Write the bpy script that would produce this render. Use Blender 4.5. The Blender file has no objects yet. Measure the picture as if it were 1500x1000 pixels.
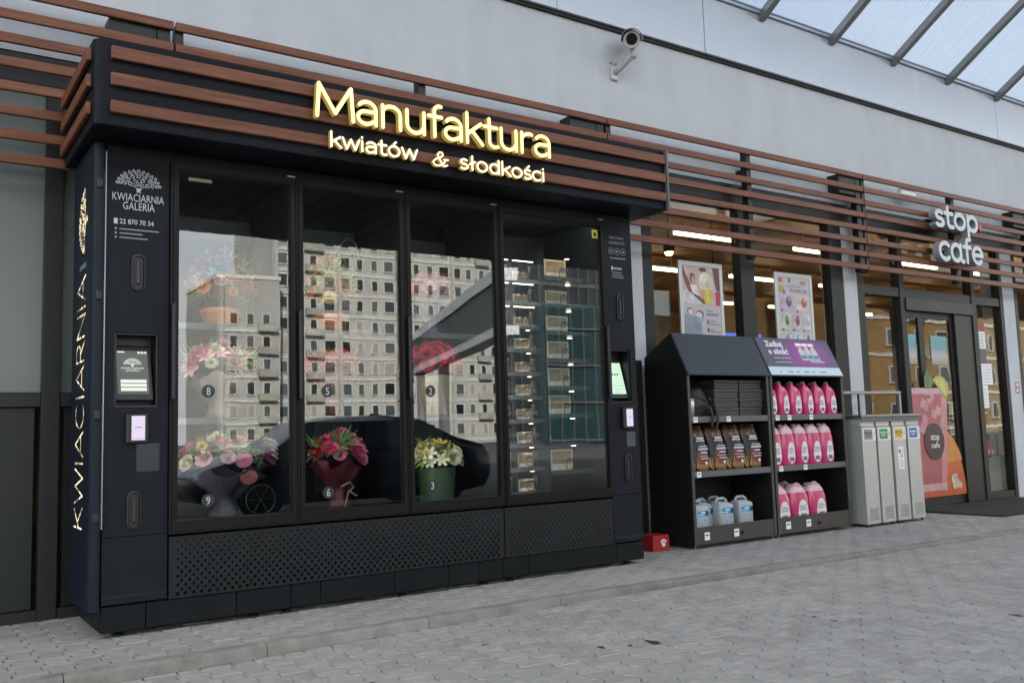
import bpy, math, random
from mathutils import Vector, Matrix

random.seed(7)
R = math.radians
scene = bpy.context.scene
COL = scene.collection

# ------------------------------------------------------------------ camera, sky, sun, exposure
cam_data = bpy.data.cameras.new("camera")
cam = bpy.data.objects.new("camera", cam_data)
COL.objects.link(cam)
yaw, pitch, roll = R(34.513), R(5.721), R(-1.767)
fwd = Vector((math.sin(yaw) * math.cos(pitch), math.cos(yaw) * math.cos(pitch), math.sin(pitch)))
rgt = Vector((math.cos(yaw), -math.sin(yaw), 0))
upv = rgt.cross(fwd)
cr = rgt * math.cos(roll) + upv * math.sin(roll)
cu = upv * math.cos(roll) - rgt * math.sin(roll)
cm = Matrix((cr, cu, -fwd)).transposed().to_4x4()
cm.translation = Vector((-1.041, -5.739, 1.1))
cam.matrix_world = cm
cam_data.sensor_width = 36
cam_data.lens = 36 * 1334.08 / 1500
cam_data.clip_start = 0.05
cam_data.clip_end = 3000
scene.camera = cam

SUN_EL, SUN_AZ = R(26), R(-26)          # azimuth measured from +Y towards +X
world = bpy.data.worlds.new("World")
scene.world = world
world.use_nodes = True
wn, wl = world.node_tree.nodes, world.node_tree.links
wn.clear()
sky = wn.new("ShaderNodeTexSky"); sky.sky_type = 'NISHITA'; sky.sun_disc = False
sky.sun_elevation = SUN_EL; sky.sun_rotation = SUN_AZ
sky.air_density = 1.2; sky.dust_density = 1.6
tc = wn.new("ShaderNodeTexCoord")
mp = wn.new("ShaderNodeMapping"); mp.inputs['Scale'].default_value = (1.6, 1.6, 4.5)
nz = wn.new("ShaderNodeTexNoise"); nz.inputs['Scale'].default_value = 1.7; nz.inputs['Detail'].default_value = 7
nz.inputs['Roughness'].default_value = 0.55
rp = wn.new("ShaderNodeValToRGB")
rp.color_ramp.elements[0].position = 0.36; rp.color_ramp.elements[1].position = 0.58
mxs = wn.new("ShaderNodeMix"); mxs.data_type = 'RGBA'
mxs.inputs['B'].default_value = (6.7, 6.75, 6.8, 1)
bg = wn.new("ShaderNodeBackground"); bg.inputs['Strength'].default_value = 0.15
wo = wn.new("ShaderNodeOutputWorld")
wl.new(tc.outputs['Generated'], mp.inputs['Vector']); wl.new(mp.outputs[0], nz.inputs['Vector'])
wl.new(nz.outputs['Fac'], rp.inputs['Fac']); wl.new(rp.outputs['Color'], mxs.inputs['Factor'])
wl.new(sky.outputs[0], mxs.inputs['A']); wl.new(mxs.outputs['Result'], bg.inputs['Color'])
wl.new(bg.outputs[0], wo.inputs['Surface'])

sun_data = bpy.data.lights.new("sun", 'SUN')
sun_data.energy = 5.0; sun_data.angle = R(0.55); sun_data.color = (1.0, 0.95, 0.87)
sun = bpy.data.objects.new("sun", sun_data); COL.objects.link(sun)
sdir = Vector((math.sin(SUN_AZ) * math.cos(SUN_EL), math.cos(SUN_AZ) * math.cos(SUN_EL), math.sin(SUN_EL)))
sun.rotation_euler = (-sdir).to_track_quat('-Z', 'Y').to_euler()
sun.location = (0, 30, 40)

vs = scene.view_settings
scene.display_settings.display_device = 'sRGB'
vs.view_transform = 'Standard'; vs.look = 'None'; vs.gamma = 1.0; vs.use_curve_mapping = False
vs.exposure = 1.8
scene.render.engine = 'CYCLES'
scene.cycles.use_denoising = True
scene.cycles.max_bounces = 10
scene.cycles.transparent_max_bounces = 24
scene.cycles.sample_clamp_indirect = 6.0
scene.cycles.caustics_reflective = False
scene.cycles.caustics_refractive = False

# ------------------------------------------------------------------ materials
MATS = {}
def mat(name, col, rough=0.6, metal=0.0, var=0.0, vscale=6.0, bump=0.0, bscale=60.0, spec=0.5,
        emit=None, estr=0.0, rnd=0.0, stretch=None, coat=0.0, trans=0.0, dirt=0.0):
    """Principled material with noise variation in colour, roughness and fine relief."""
    if name in MATS: return MATS[name]
    m = bpy.data.materials.new(name); m.use_nodes = True
    n, l = m.node_tree.nodes, m.node_tree.links
    b = n['Principled BSDF']
    b.inputs['Base Color'].default_value = (*col, 1)
    b.inputs['Roughness'].default_value = rough
    b.inputs['Metallic'].default_value = metal
    b.inputs['Specular IOR Level'].default_value = spec
    b.inputs['Coat Weight'].default_value = coat
    b.inputs['Transmission Weight'].default_value = trans
    if emit:
        b.inputs['Emission Color'].default_value = (*emit, 1)
        b.inputs['Emission Strength'].default_value = estr
    t = n.new("ShaderNodeTexCoord"); src = t.outputs['Object']
    if stretch:
        mpn = n.new("ShaderNodeMapping"); mpn.inputs['Scale'].default_value = stretch
        l.new(src, mpn.inputs['Vector']); src = mpn.outputs[0]
    val = None
    if var:
        a = n.new("ShaderNodeTexNoise"); a.inputs['Scale'].default_value = vscale; a.inputs['Detail'].default_value = 6
        l.new(src, a.inputs['Vector'])
        mr = n.new("ShaderNodeMapRange"); mr.inputs['From Min'].default_value = 0.3; mr.inputs['From Max'].default_value = 0.7
        mr.inputs['To Min'].default_value = 1 - var; mr.inputs['To Max'].default_value = 1 + var
        l.new(a.outputs['Fac'], mr.inputs['Value']); val = mr.outputs[0]
        rr = n.new("ShaderNodeMapRange"); rr.inputs['To Min'].default_value = max(0.02, rough - 0.12)
        rr.inputs['To Max'].default_value = min(1, rough + 0.12)
        l.new(a.outputs['Fac'], rr.inputs['Value']); l.new(rr.outputs[0], b.inputs['Roughness'])
    if rnd:
        oi = n.new("ShaderNodeObjectInfo"); ge = n.new("ShaderNodeNewGeometry")
        ad = n.new("ShaderNodeMath"); ad.operation = 'ADD'
        l.new(oi.outputs['Random'], ad.inputs[0]); l.new(ge.outputs['Random Per Island'], ad.inputs[1])
        fr = n.new("ShaderNodeMath"); fr.operation = 'FRACT'; l.new(ad.outputs[0], fr.inputs[0])
        r2 = n.new("ShaderNodeMapRange"); r2.inputs['To Min'].default_value = 1 - rnd; r2.inputs['To Max'].default_value = 1 + rnd
        l.new(fr.outputs[0], r2.inputs['Value'])
        if val is None: val = r2.outputs[0]
        else:
            mu = n.new("ShaderNodeMath"); mu.operation = 'MULTIPLY'
            l.new(val, mu.inputs[0]); l.new(r2.outputs[0], mu.inputs[1]); val = mu.outputs[0]
    if val is not None:
        vm = n.new("ShaderNodeVectorMath"); vm.operation = 'SCALE'; vm.inputs[0].default_value = col
        l.new(val, vm.inputs['Scale']); outc = vm.outputs[0]
        if dirt:
            d = n.new("ShaderNodeTexNoise"); d.inputs['Scale'].default_value = 2.3; d.inputs['Detail'].default_value = 9
            d.inputs['Roughness'].default_value = 0.7
            gp = n.new("ShaderNodeNewGeometry"); l.new(gp.outputs['Position'], d.inputs['Vector'])
            dr = n.new("ShaderNodeValToRGB"); dr.color_ramp.elements[0].position = 0.40; dr.color_ramp.elements[1].position = 0.72
            dr.color_ramp.elements[0].color = (1 - dirt,) * 3 + (1,); dr.color_ramp.elements[1].color = (1 + dirt * 0.4,) * 3 + (1,)
            l.new(d.outputs['Fac'], dr.inputs['Fac'])
            v2 = n.new("ShaderNodeVectorMath"); v2.operation = 'MULTIPLY'
            l.new(outc, v2.inputs[0]); l.new(dr.outputs['Color'], v2.inputs[1]); outc = v2.outputs[0]
        l.new(outc, b.inputs['Base Color'])
    if bump:
        bn = n.new("ShaderNodeTexNoise"); bn.inputs['Scale'].default_value = bscale; bn.inputs['Detail'].default_value = 5
        l.new(src, bn.inputs['Vector'])
        bp = n.new("ShaderNodeBump"); bp.inputs['Strength'].default_value = bump; bp.inputs['Distance'].default_value = 0.01
        l.new(bn.outputs['Fac'], bp.inputs['Height']); l.new(bp.outputs[0], b.inputs['Normal'])
    MATS[name] = m
    return m

def glass_mat(name, tint, f0=0.06, rough=0.0, wob=0.0):
    """Flat glazing: part clear (tinted), part mirror by Fresnel, with slight ripple."""
    m = bpy.data.materials.new(name); m.use_nodes = True
    n, l = m.node_tree.nodes, m.node_tree.links; n.clear()
    o = n.new("ShaderNodeOutputMaterial"); mx = n.new("ShaderNodeMixShader")
    tr = n.new("ShaderNodeBsdfTransparent"); tr.inputs['Color'].default_value = (*tint, 1)
    gl = n.new("ShaderNodeBsdfGlossy"); gl.inputs['Roughness'].default_value = rough
    lw = n.new("ShaderNodeLayerWeight"); lw.inputs['Blend'].default_value = 0.5
    pw = n.new("ShaderNodeMath"); pw.operation = 'POWER'; pw.inputs[1].default_value = 5.0
    fr = n.new("ShaderNodeMath"); fr.operation = 'MULTIPLY_ADD'; fr.inputs[1].default_value = 1 - f0; fr.inputs[2].default_value = f0
    l.new(lw.outputs['Facing'], pw.inputs[0]); l.new(pw.outputs[0], fr.inputs[0])
    l.new(fr.outputs[0], mx.inputs[0]); l.new(tr.outputs[0], mx.inputs[1]); l.new(gl.outputs[0], mx.inputs[2])
    if wob:
        g = n.new("ShaderNodeNewGeometry")
        t = n.new("ShaderNodeTexNoise"); t.inputs['Scale'].default_value = 2.2; t.inputs['Detail'].default_value = 1
        l.new(g.outputs['Position'], t.inputs['Vector'])
        bp = n.new("ShaderNodeBump"); bp.inputs['Strength'].default_value = wob; bp.inputs['Distance'].default_value = 0.01
        l.new(t.outputs['Fac'], bp.inputs['Height']); l.new(bp.outputs[0], gl.inputs['Normal'])
    l.new(mx.outputs[0], o.inputs['Surface'])
    return m

def emit_mat(name, col, s):
    return mat(name, (0.02, 0.02, 0.02), 0.4, emit=col, estr=s)

navy = mat('navy_powder_coat', (0.0105, 0.0130, 0.0185), 0.5, spec=0.16, dirt=.25, var=0.12, bump=0.04, bscale=400)
navy_side = mat('blue_side_panel', (0.0065, 0.0105, 0.020), 0.45, spec=0.2, var=0.08, bump=0.03, bscale=400)
plinth_m = mat('plinth_metal', (0.0085, 0.011, 0.012), 0.5, spec=.15, var=0.15, bump=0.03, bscale=300, dirt=0.2)
grille_m = mat('grille_metal', (0.015, 0.017, 0.0185), 0.5, spec=.2, var=0.1, bump=0.02, bscale=300)
black = mat('black_plastic', (0.008, 0.008, 0.009), 0.45, var=0.1)
doorframe_m = mat('door_frame_bronze', (0.007, 0.0065, 0.006), 0.42, spec=.2, var=0.12)
inner_m = mat('cabinet_lining', (0.0075, 0.0105, 0.0145), 0.55, spec=.2, var=0.1)
wood = mat('slat_wood', (0.165, 0.062, 0.033), 0.46, spec=.25, var=0.34, vscale=5, stretch=(0.6, 9, 9), bump=0.15, bscale=30, rnd=0.06)
stucco = mat('stucco', (0.535, 0.552, 0.575), 0.9, var=0.05, vscale=2.2, stretch=(1.6, 1, .35), dirt=.05, bump=0.55, bscale=130)
alu = mat('fascia_aluminium', (0.43, 0.465, 0.52), 0.34, metal=0.35, var=0.03, vscale=1.2)
darkframe = mat('anthracite_frame', (0.017, 0.017, 0.017), 0.45, spec=.3, var=0.12)
darkpanel = mat('anthracite_panel', (0.016, 0.018, 0.018), 0.4, spec=.3, var=0.12, vscale=2)
frosted = mat('frosted_green_panel', (0.125, 0.15, 0.135), 0.28, var=0.06, vscale=1.5)
steelrib = mat('canopy_rib_steel', (0.17, 0.175, 0.18), 0.5, var=0.08)
rack_m = mat('rack_steel', (0.012, 0.0115, 0.011), 0.5, spec=.3, var=0.12, bump=0.02, bscale=300)
rack_lip = mat('rack_shelf_lip', (0.10, 0.10, 0.105), 0.45, var=0.08)
hood_m = mat('rack_hood', (0.030, 0.037, 0.045), 0.5, spec=.3, var=0.06)
white = mat('white_print', (0.78, 0.78, 0.78), 0.6, var=0.03)
silverprint = mat('silver_print', (0.50, 0.52, 0.56), 0.5, var=0.05)
dimprint = mat('grey_print', (0.26, 0.27, 0.30), 0.5, var=0.05)
paver_m = mat('concrete_paver', (0.325, 0.310, 0.290), 0.85, spec=.3, var=0.11, vscale=14, bump=0.5, bscale=90, rnd=0.09, dirt=0.10)
joint_m = mat('joint_sand', (0.085, 0.08, 0.072), 0.95, var=0.5, vscale=9, bump=0.4, bscale=70)
kerb_m = mat('kerb_concrete', (0.235, 0.222, 0.20), 0.85, var=0.16, vscale=9, bump=0.5, bscale=80, rnd=0.08, dirt=0.3)
asphalt = mat('asphalt', (0.06, 0.06, 0.062), 0.9, var=0.2, bump=0.4, bscale=80)
steel_bin = mat('bin_painted_steel', (0.47, 0.475, 0.465), 0.36, metal=0.35, var=0.03, vscale=3)
bin_gap = mat('bin_grey_trim', (0.10, 0.11, 0.112), 0.5, var=0.08)
steel = mat('brushed_steel', (0.30, 0.305, 0.31), 0.35, metal=0.8, var=0.06)
rubber = mat('rubber', (0.012, 0.012, 0.012), 0.8, var=0.2)
door_glass = glass_mat('vending_glass', (0.87, 0.91, 0.91), 0.09, 0.006, 0.035)
shop_glass = glass_mat('shop_glass', (0.90, 0.92, 0.90), 0.034, 0.0, 0.05)

# ------------------------------------------------------------------ mesh helpers
class MB:
    def __init__(s): s.v, s.f, s.mi, s.cur = [], [], [], 0
    def add(s, vs_, fs_):
        o = len(s.v); s.v += [tuple(p) for p in vs_]
        for f in fs_: s.f.append(tuple(i + o for i in f)); s.mi.append(s.cur)
        return s
    def box(s, x0, x1, y0, y1, z0, z1, c=0.0):
        if c <= 0:
            v = [(x, y, z) for z in (z0, z1) for y in (y0, y1) for x in (x0, x1)]
            return s.add(v, [(0, 2, 3, 1), (4, 5, 7, 6), (0, 1, 5, 4), (2, 6, 7, 3), (0, 4, 6, 2), (1, 3, 7, 5)])
        c = min(c, (x1 - x0) * .45, (y1 - y0) * .45, (z1 - z0) * .45)
        X, Y, Z = (x0, x1), (y0, y1), (z0, z1); v = []; idx = {}
        for i in (0, 1):
            for j in (0, 1):
                for k in (0, 1):
                    sx, sy, sz = (1, -1)[i] * c, (1, -1)[j] * c, (1, -1)[k] * c
                    for a, p in enumerate(((X[i], Y[j] + sy, Z[k] + sz), (X[i] + sx, Y[j], Z[k] + sz), (X[i] + sx, Y[j] + sy, Z[k]))):
                        idx[i, j, k, a] = len(v); v.append(p)
        f = []
        for i in (0, 1):
            q = [idx[i, 0, 0, 0], idx[i, 1, 0, 0], idx[i, 1, 1, 0], idx[i, 0, 1, 0]]; f.append(q[::-1] if i == 0 else q)
            q = [idx[0, i, 0, 1], idx[1, i, 0, 1], idx[1, i, 1, 1], idx[0, i, 1, 1]]; f.append(q if i == 0 else q[::-1])
            q = [idx[0, 0, i, 2], idx[1, 0, i, 2], idx[1, 1, i, 2], idx[0, 1, i, 2]]; f.append(q[::-1] if i == 0 else q)
        for i in (0, 1):
            for j in (0, 1):
                q = [idx[i, j, 0, 0], idx[i, j, 0, 1], idx[i, j, 1, 1], idx[i, j, 1, 0]]; f.append(q if (i + j) % 2 == 0 else q[::-1])
                q = [idx[i, 0, j, 0], idx[i, 0, j, 2], idx[i, 1, j, 2], idx[i, 1, j, 0]]; f.append(q[::-1] if (i + j) % 2 == 0 else q)
                q = [idx[0, i, j, 1], idx[0, i, j, 2], idx[1, i, j, 2], idx[1, i, j, 1]]; f.append(q if (i + j) % 2 == 0 else q[::-1])
        for i in (0, 1):
            for j in (0, 1):
                for k in (0, 1):
                    q = [idx[i, j, k, 0], idx[i, j, k, 2], idx[i, j, k, 1]]; f.append(q if (i + j + k) % 2 else q[::-1])
        return s.add(v, f)
    def prism(s, pts, d, w):
        """polygon pts (3-D, in order) swept by vector d"""
        n = len(pts); d = Vector(d)
        v = [Vector(p) for p in pts] + [Vector(p) + d for p in pts]
        f = [tuple(range(n))[::-1], tuple(range(n, 2 * n))] + [(i, (i + 1) % n, n + (i + 1) % n, n + i) for i in range(n)]
        return s.add(v, f)
    def loft(s, rings, cap0=True, cap1=True, closed=True):
        n = len(rings[0]); v = [p for r_ in rings for p in r_]; f = []
        for a in range(len(rings) - 1):
            for i in range(n if closed else n - 1):
                j = (i + 1) % n
                f.append((a * n + i, a * n + j, (a + 1) * n + j, (a + 1) * n + i))
        if cap0: f.append(tuple(range(n))[::-1])
        if cap1: f.append(tuple(range((len(rings) - 1) * n, len(rings) * n)))
        return s.add(v, f)
    def lathe(s, prof, cx=0, cy=0, seg=16, axis='z', cz=0):
        rings = []
        for r_, z in prof:
            ring = []
            for i in range(seg):
                a = 2 * math.pi * i / seg; c_, s_ = r_ * math.cos(a), r_ * math.sin(a)
                ring.append((cx + c_, cy + s_, cz + z) if axis == 'z' else (cx + c_, cy + z, cz + s_) if axis == 'y' else (cx + z, cy + c_, cz + s_))
            rings.append(ring)
        return s.loft(rings)
    def tube(s, path, r_, seg=8):
        path = [Vector(p) for p in path]; rings = []
        for i, p in enumerate(path):
            t = (path[min(i + 1, len(path) - 1)] - path[max(i - 1, 0)]).normalized()
            a = Vector((0, 0, 1)) if abs(t.z) < 0.9 else Vector((0, 1, 0))
            u = t.cross(a).normalized(); w = t.cross(u)
            rr = r_[i] if isinstance(r_, (list, tuple)) else r_
            rings.append([p + u * (rr * math.cos(2 * math.pi * k / seg)) + w * (rr * math.sin(2 * math.pi * k / seg)) for k in range(seg)])
        return s.loft(rings)
    def ring_plate(s, x0, x1, z0, z1, hx0, hx1, hz0, hz1, y0, y1, back=True):
        """plate in the facade plane with a rectangular hole; y0 front, y1 back"""
        O = [(x0, z0), (x1, z0), (x1, z1), (x0, z1)]; I = [(hx0, hz0), (hx1, hz0), (hx1, hz1), (hx0, hz1)]
        v = [(x, y0, z) for x, z in O + I] + [(x, y1, z) for x, z in O + I]; f = []
        for i in range(4):
            j = (i + 1) % 4
            f += [(i, j, 4 + j, 4 + i), (i, 8 + i, 8 + j, j), (4 + i, 4 + j, 12 + j, 12 + i)]
            if back: f.append((8 + i, 12 + i, 12 + j, 8 + j))
        return s.add(v, f)
    def mesh(s, name, off=(0, 0, 0)):
        me = bpy.data.meshes.new(name); ox, oy, oz = off
        me.from_pydata([(x - ox, y - oy, z - oz) for x, y, z in s.v], [], s.f)
        if any(s.mi): me.polygons.foreach_set('material_index', s.mi)
        me.update(); return me
    def build(s, name, mats, parent=None, smooth=False, local=False, autos=0):
        off = (0, 0, 0) if (local or parent is None) else origin(parent)
        me = s.mesh(name, off)
        for m in (mats if isinstance(mats, (list, tuple)) else [mats]): me.materials.append(m)
        if smooth: me.polygons.foreach_set('use_smooth', [True] * len(me.polygons))
        if autos: me.set_sharp_from_angle(angle=R(autos))
        return link(name, me, parent)

def origin(o):
    p = Vector((0, 0, 0))
    while o: p = p + o.location; o = o.parent
    return p
def link(name, me, parent=None, loc=None, rot=None, scale=None):
    o = bpy.data.objects.new(name, me); COL.objects.link(o)
    if parent: o.parent = parent
    if loc is not None: o.location = loc
    if rot is not None: o.rotation_euler = rot
    if scale is not None: o.scale = scale
    return o
def tag(o, label, cat=None, group=None, kind=None):
    o['label'] = label
    if cat: o['category'] = cat
    if group: o['group'] = group
    if kind: o['kind'] = kind
    return o
def thing(name, label, cat, loc=(0, 0, 0), rz=0, group=None):
    o = bpy.data.objects.new(name, None); COL.objects.link(o)
    o.location = loc; o.rotation_euler = (0, 0, rz); o.empty_display_size = 0.1
    return tag(o, label, cat, group)
def struct(o, label=None):
    o['kind'] = 'structure'
    if label: o['label'] = label
    return o
def omat(o, m):
    """own material for an object that shares its mesh"""
    o.material_slots[0].link = 'OBJECT'; o.material_slots[0].material = m
def copy_tree(o, parent=None):
    c = o.copy(); COL.objects.link(c); c.parent = parent
    for ch in list(o.children): copy_tree(ch, c)
    return c

# text: glyph outlines from the built-in font -> list of letter meshes (verts in text plane)
def glyphs(body, ext=0.0, bold=0.0, res=3, spacing=1.0):
    cu_ = bpy.data.curves.new('t', 'FONT'); cu_.body = body; cu_.size = 1; cu_.extrude = 0
    cu_.offset = bold; cu_.resolution_u = res; cu_.space_character = spacing
    ob = bpy.data.objects.new('t', cu_)
    me = bpy.data.meshes.new_from_object(ob)
    v = [tuple(p.co) for p in me.vertices]; f = [tuple(p.vertices) for p in me.polygons]
    bpy.data.objects.remove(ob); bpy.data.curves.remove(cu_); bpy.data.meshes.remove(me)
    return v, f
def letter_list(body, bold=0.0, res=4):
    """each letter on its own, at its place in the line"""
    out = []
    for i, ch in enumerate(body):
        if ch == ' ': continue
        full, _ = glyphs(body[:i + 1], bold=bold, res=res); v, f = glyphs(ch, bold=bold, res=res)
        dx = max(p[0] for p in full) - max(p[0] for p in v)
        out.append(([(p[0] + dx, p[1]) for p in v], f))
    return out
def flat_to_mb(v, faces, T, depth=0.0, side=0):
    """faces in the text plane -> MB; T maps (x,y,d) to world; depth gives a solid with its rim"""
    mb = MB(); used = {}
    pts = []
    for q in faces:
        for i in q:
            k = (round(v[i][0], 5), round(v[i][1], 5))
            if k not in used: used[k] = len(pts); pts.append(v[i])
    ky = lambda i: used[(round(v[i][0], 5), round(v[i][1], 5))]
    F = []
    for q in faces:
        g = [ky(i) for i in q]
        if len(set(g)) == len(g): F.append(tuple(g))
    mb.add([T(p[0], p[1], 0) for p in pts], F)
    if depth:
        edges = {}
        for q in F:
            for a, b in zip(q, q[1:] + q[:1]): edges[(a, b)] = edges.get((a, b), 0) + 1
        n = len(pts); o = len(mb.v); mb.v += [T(p[0], p[1], -depth) for p in pts]
        for (a, b) in edges:
            if (b, a) not in edges: mb.f.append((b, a, o + a, o + b)); mb.mi.append(side)
        for q in F: mb.f.append(tuple(o + i for i in q[::-1])); mb.mi.append(side)
    return mb
def fit(v, width=None, height=None):
    x0 = min(p[0] for p in v); x1 = max(p[0] for p in v)
    y1 = max(p[1] for p in v)
    sx = width / (x1 - x0) if width else None
    sy = height / y1 if height else sx
    if sx is None: sx = sy
    return x0, sx, sy
def arcp(cx, cy, rx, ry, a0, a1, n_=12): return [(cx + rx * math.cos(R(a0 + (a1 - a0) * i / n_)), cy + ry * math.sin(R(a0 + (a1 - a0) * i / n_))) for i in range(n_ + 1)]
_S = arcp(.24, .52, .17, .17, 40, 250, 10) + arcp(.23, .175, .19, .175, 70, -140, 12)
_C = arcp(.30, .35, .26, .35, 48, 312, 18)
STROKES = {   # monoline letters: advance, strokes
    'M': (.98, [[(.04, 0), (.09, 1)], [(.09, 1), (.48, .16)], [(.48, .16), (.87, 1)], [(.87, 1), (.92, 0)]]),
    'a': (.62, [arcp(.29, .46, .22, .24, 150, 0) + [(.51, 0)], [(.51, .40), (.28, .40)] + arcp(.25, .20, .19, .20, 90, 300) + [(.51, .13)]]),
    'n': (.64, [[(.07, 0), (.07, .70)], arcp(.30, .45, .23, .25, 180, 0) + [(.53, 0)]]),
    'u': (.64, [[(.07, .70)] + arcp(.29, .25, .22, .25, 180, 345), [(.53, .70), (.53, 0)]]),
    'f': (.42, [arcp(.33, .84, .15, .18, 75, 180, 8) + [(.18, 0)], [(.02, .66), (.38, .66)]]),
    'k': (.56, [[(.07, 0), (.07, 1)], [(.48, .70), (.09, .31)], [(.22, .42), (.52, 0)]]),
    't': (.46, [[(.17, .94)] + arcp(.32, .16, .15, .16, 180, 280, 8) + [(.42, .02)], [(.02, .66), (.40, .66)]]),
    'r': (.44, [[(.07, 0), (.07, .70)], arcp(.31, .42, .24, .27, 180, 70, 8)]),
    'w': (.86, [[(.04, .70), (.22, 0)], [(.22, 0), (.42, .66)], [(.42, .66), (.62, 0)], [(.62, 0), (.80, .70)]]),
    'i': (.22, [[(.08, 0), (.08, .70)], [(.08, .93), (.08, .95)]]),
    'o': (.68, [arcp(.32, .35, .26, .35, 0, 360, 24)]),
    'ó': (.68, [arcp(.32, .35, .26, .35, 0, 360, 24), [(.32, .86), (.42, 1.0)]]),
    's': (.50, [_S]), 'ś': (.50, [_S, [(.24, .86), (.34, 1.0)]]),
    'c': (.56, [_C]), 'ć': (.56, [_C, [(.30, .86), (.40, 1.0)]]),
    'ł': (.36, [[(.16, 0), (.16, 1)], [(.03, .40), (.30, .60)]]),
    'd': (.66, [arcp(.30, .35, .23, .35, 0, 360, 22), [(.53, 0), (.53, 1)]]),
    'p': (.66, [[(.08, -.30), (.08, .70)], arcp(.32, .35, .24, .35, 0, 360, 22)]),
    'e': (.62, [[(.07, .37), (.55, .37)], arcp(.31, .36, .24, .34, 0, 315, 18)]),
    'q': (.66, [arcp(.29, .35, .23, .35, 0, 360, 22), [(.52, .70)] + arcp(.62, .10, .10, .10, 180, 290, 6)]),
    '&': (.80, [[(.74, .10), (.60, .02), (.50, .10), (.36, .48), (.28, .78), (.36, .96), (.50, .96), (.54, .80), (.42, .60), (.16, .42), (.05, .22), (.14, .03), (.34, .0), (.56, .20), (.68, .48)], [(.58, .48), (.78, .50)]]),
    'K': (.74, [[(.08, 0), (.08, 1)], [(.60, 1), (.10, .44)], [(.24, .58), (.66, 0)]]), 'W': (1.1, [[(.03, 1), (.28, 0)], [(.28, 0), (.53, .95)], [(.53, .95), (.78, 0)], [(.78, 0), (1.03, 1)]]),
    'I': (.26, [[(.10, 0), (.10, 1)]]), 'A': (.82, [[(.03, 0), (.40, 1)], [(.40, 1), (.77, 0)], [(.16, .32), (.64, .32)]]),
    'C': (.86, [arcp(.46, .5, .40, .5, 50, 310, 20)]), 'R': (.72, [[(.08, 0), (.08, 1), (.30, 1)] + arcp(.34, .75, .24, .25, 80, -90, 10) + [(.08, .5)], [(.32, .5), (.66, 0)]]),
    'N': (.86, [[(.08, 0), (.08, 1)], [(.08, 1), (.74, 0)], [(.74, 0), (.74, 1)]]),
}
def stroke_poly(pts, h):
    """outline strip of a stroke with round ends -> verts, faces (face towards +z of the text plane)"""
    v, f = [], []; n_ = len(pts); closed = n_ > 3 and math.hypot(pts[0][0] - pts[-1][0], pts[0][1] - pts[-1][1]) < 1e-6
    for i, p in enumerate(pts):
        a = pts[i - 1] if i else (pts[-2] if closed else p); b = pts[i + 1] if i < n_ - 1 else (pts[1] if closed else p)
        d = Vector((b[0] - a[0], b[1] - a[1])).normalized(); m = Vector((-d.y, d.x)) * h
        v += [(p[0] + m.x, p[1] + m.y), (p[0] - m.x, p[1] - m.y)]
    for i in range(n_ - 1): f.append((2 * i + 1, 2 * i + 3, 2 * i + 2, 2 * i))
    if not closed:
        for e, q in ((0, 1), (n_ - 1, n_ - 2)):
            d = math.atan2(pts[e][1] - pts[q][1], pts[e][0] - pts[q][0]); o = len(v)
            v += [(pts[e][0] + h * math.cos(d + t), pts[e][1] + h * math.sin(d + t)) for t in [math.pi * (k / 6 - .5) for k in range(7)]]; f.append(tuple(range(o, o + 7)))
    return v, f
def stroke_letters(body, x0, x1, cap, h, T, dep, mats, par, name='sign_letter', space=.5):
    """monoline letters fitted between x0 and x1; T(x, y, d) to world"""
    tot = sum(STROKES[c][0] if c != ' ' else space for c in body) - .08; sx = (x1 - x0) / tot; at = 0
    for c in body:
        if c == ' ': at += space; continue
        adv, st = STROKES[c]; mb = MB()
        for k, pts in enumerate(st):
            P = [(x0 + (at + p[0]) * sx, p[1] * cap) for p in pts]; v, f = stroke_poly(P, h)
            q = flat_to_mb(v, f, lambda a, b, d: T(a, b, d - .0004 * k), dep + .0004 * k if dep else 0, side=1)
            o = len(mb.v); mb.v += q.v; mb.f += [tuple(i + o for i in g) for g in q.f]; mb.mi += q.mi
        mb.build(name, mats, par); at += adv
def front_text(parent, body, x, y, z, m, width=None, height=None, name='lettering', depth=0.0012, bold=0.0, res=2, center=False, T=None):
    v, f = glyphs(body, bold=bold, res=res); x0, sx, sy = fit(v, width, height)
    if center: x = x - (max(p[0] for p in v) - x0) * sx / 2
    T = T or (lambda a, b, d: (x + (a - x0) * sx, y - d, z + b * sy))
    return flat_to_mb(v, f, T, depth).build(name, m, parent)

# ================================================================== THE SETTING
# ---- ground sheet
g = MB(); g.box(-400, 400, -400, 400, -0.4, -0.16)
struct(g.build('ground', asphalt), 'dark asphalt ground around the station')

# ---- kerb line and levels
def kerb_y(x):
    if x < 3: return -0.74
    if x < 8: return -0.74 - 0.27 * (x - 3) / 5
    return -1.01 - 0.03 * (x - 8)
def road_z(x): return -0.066 if x < 0.5 else -0.066 + 0.058 * min(1, (x - 0.5) / 9.5)

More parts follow.
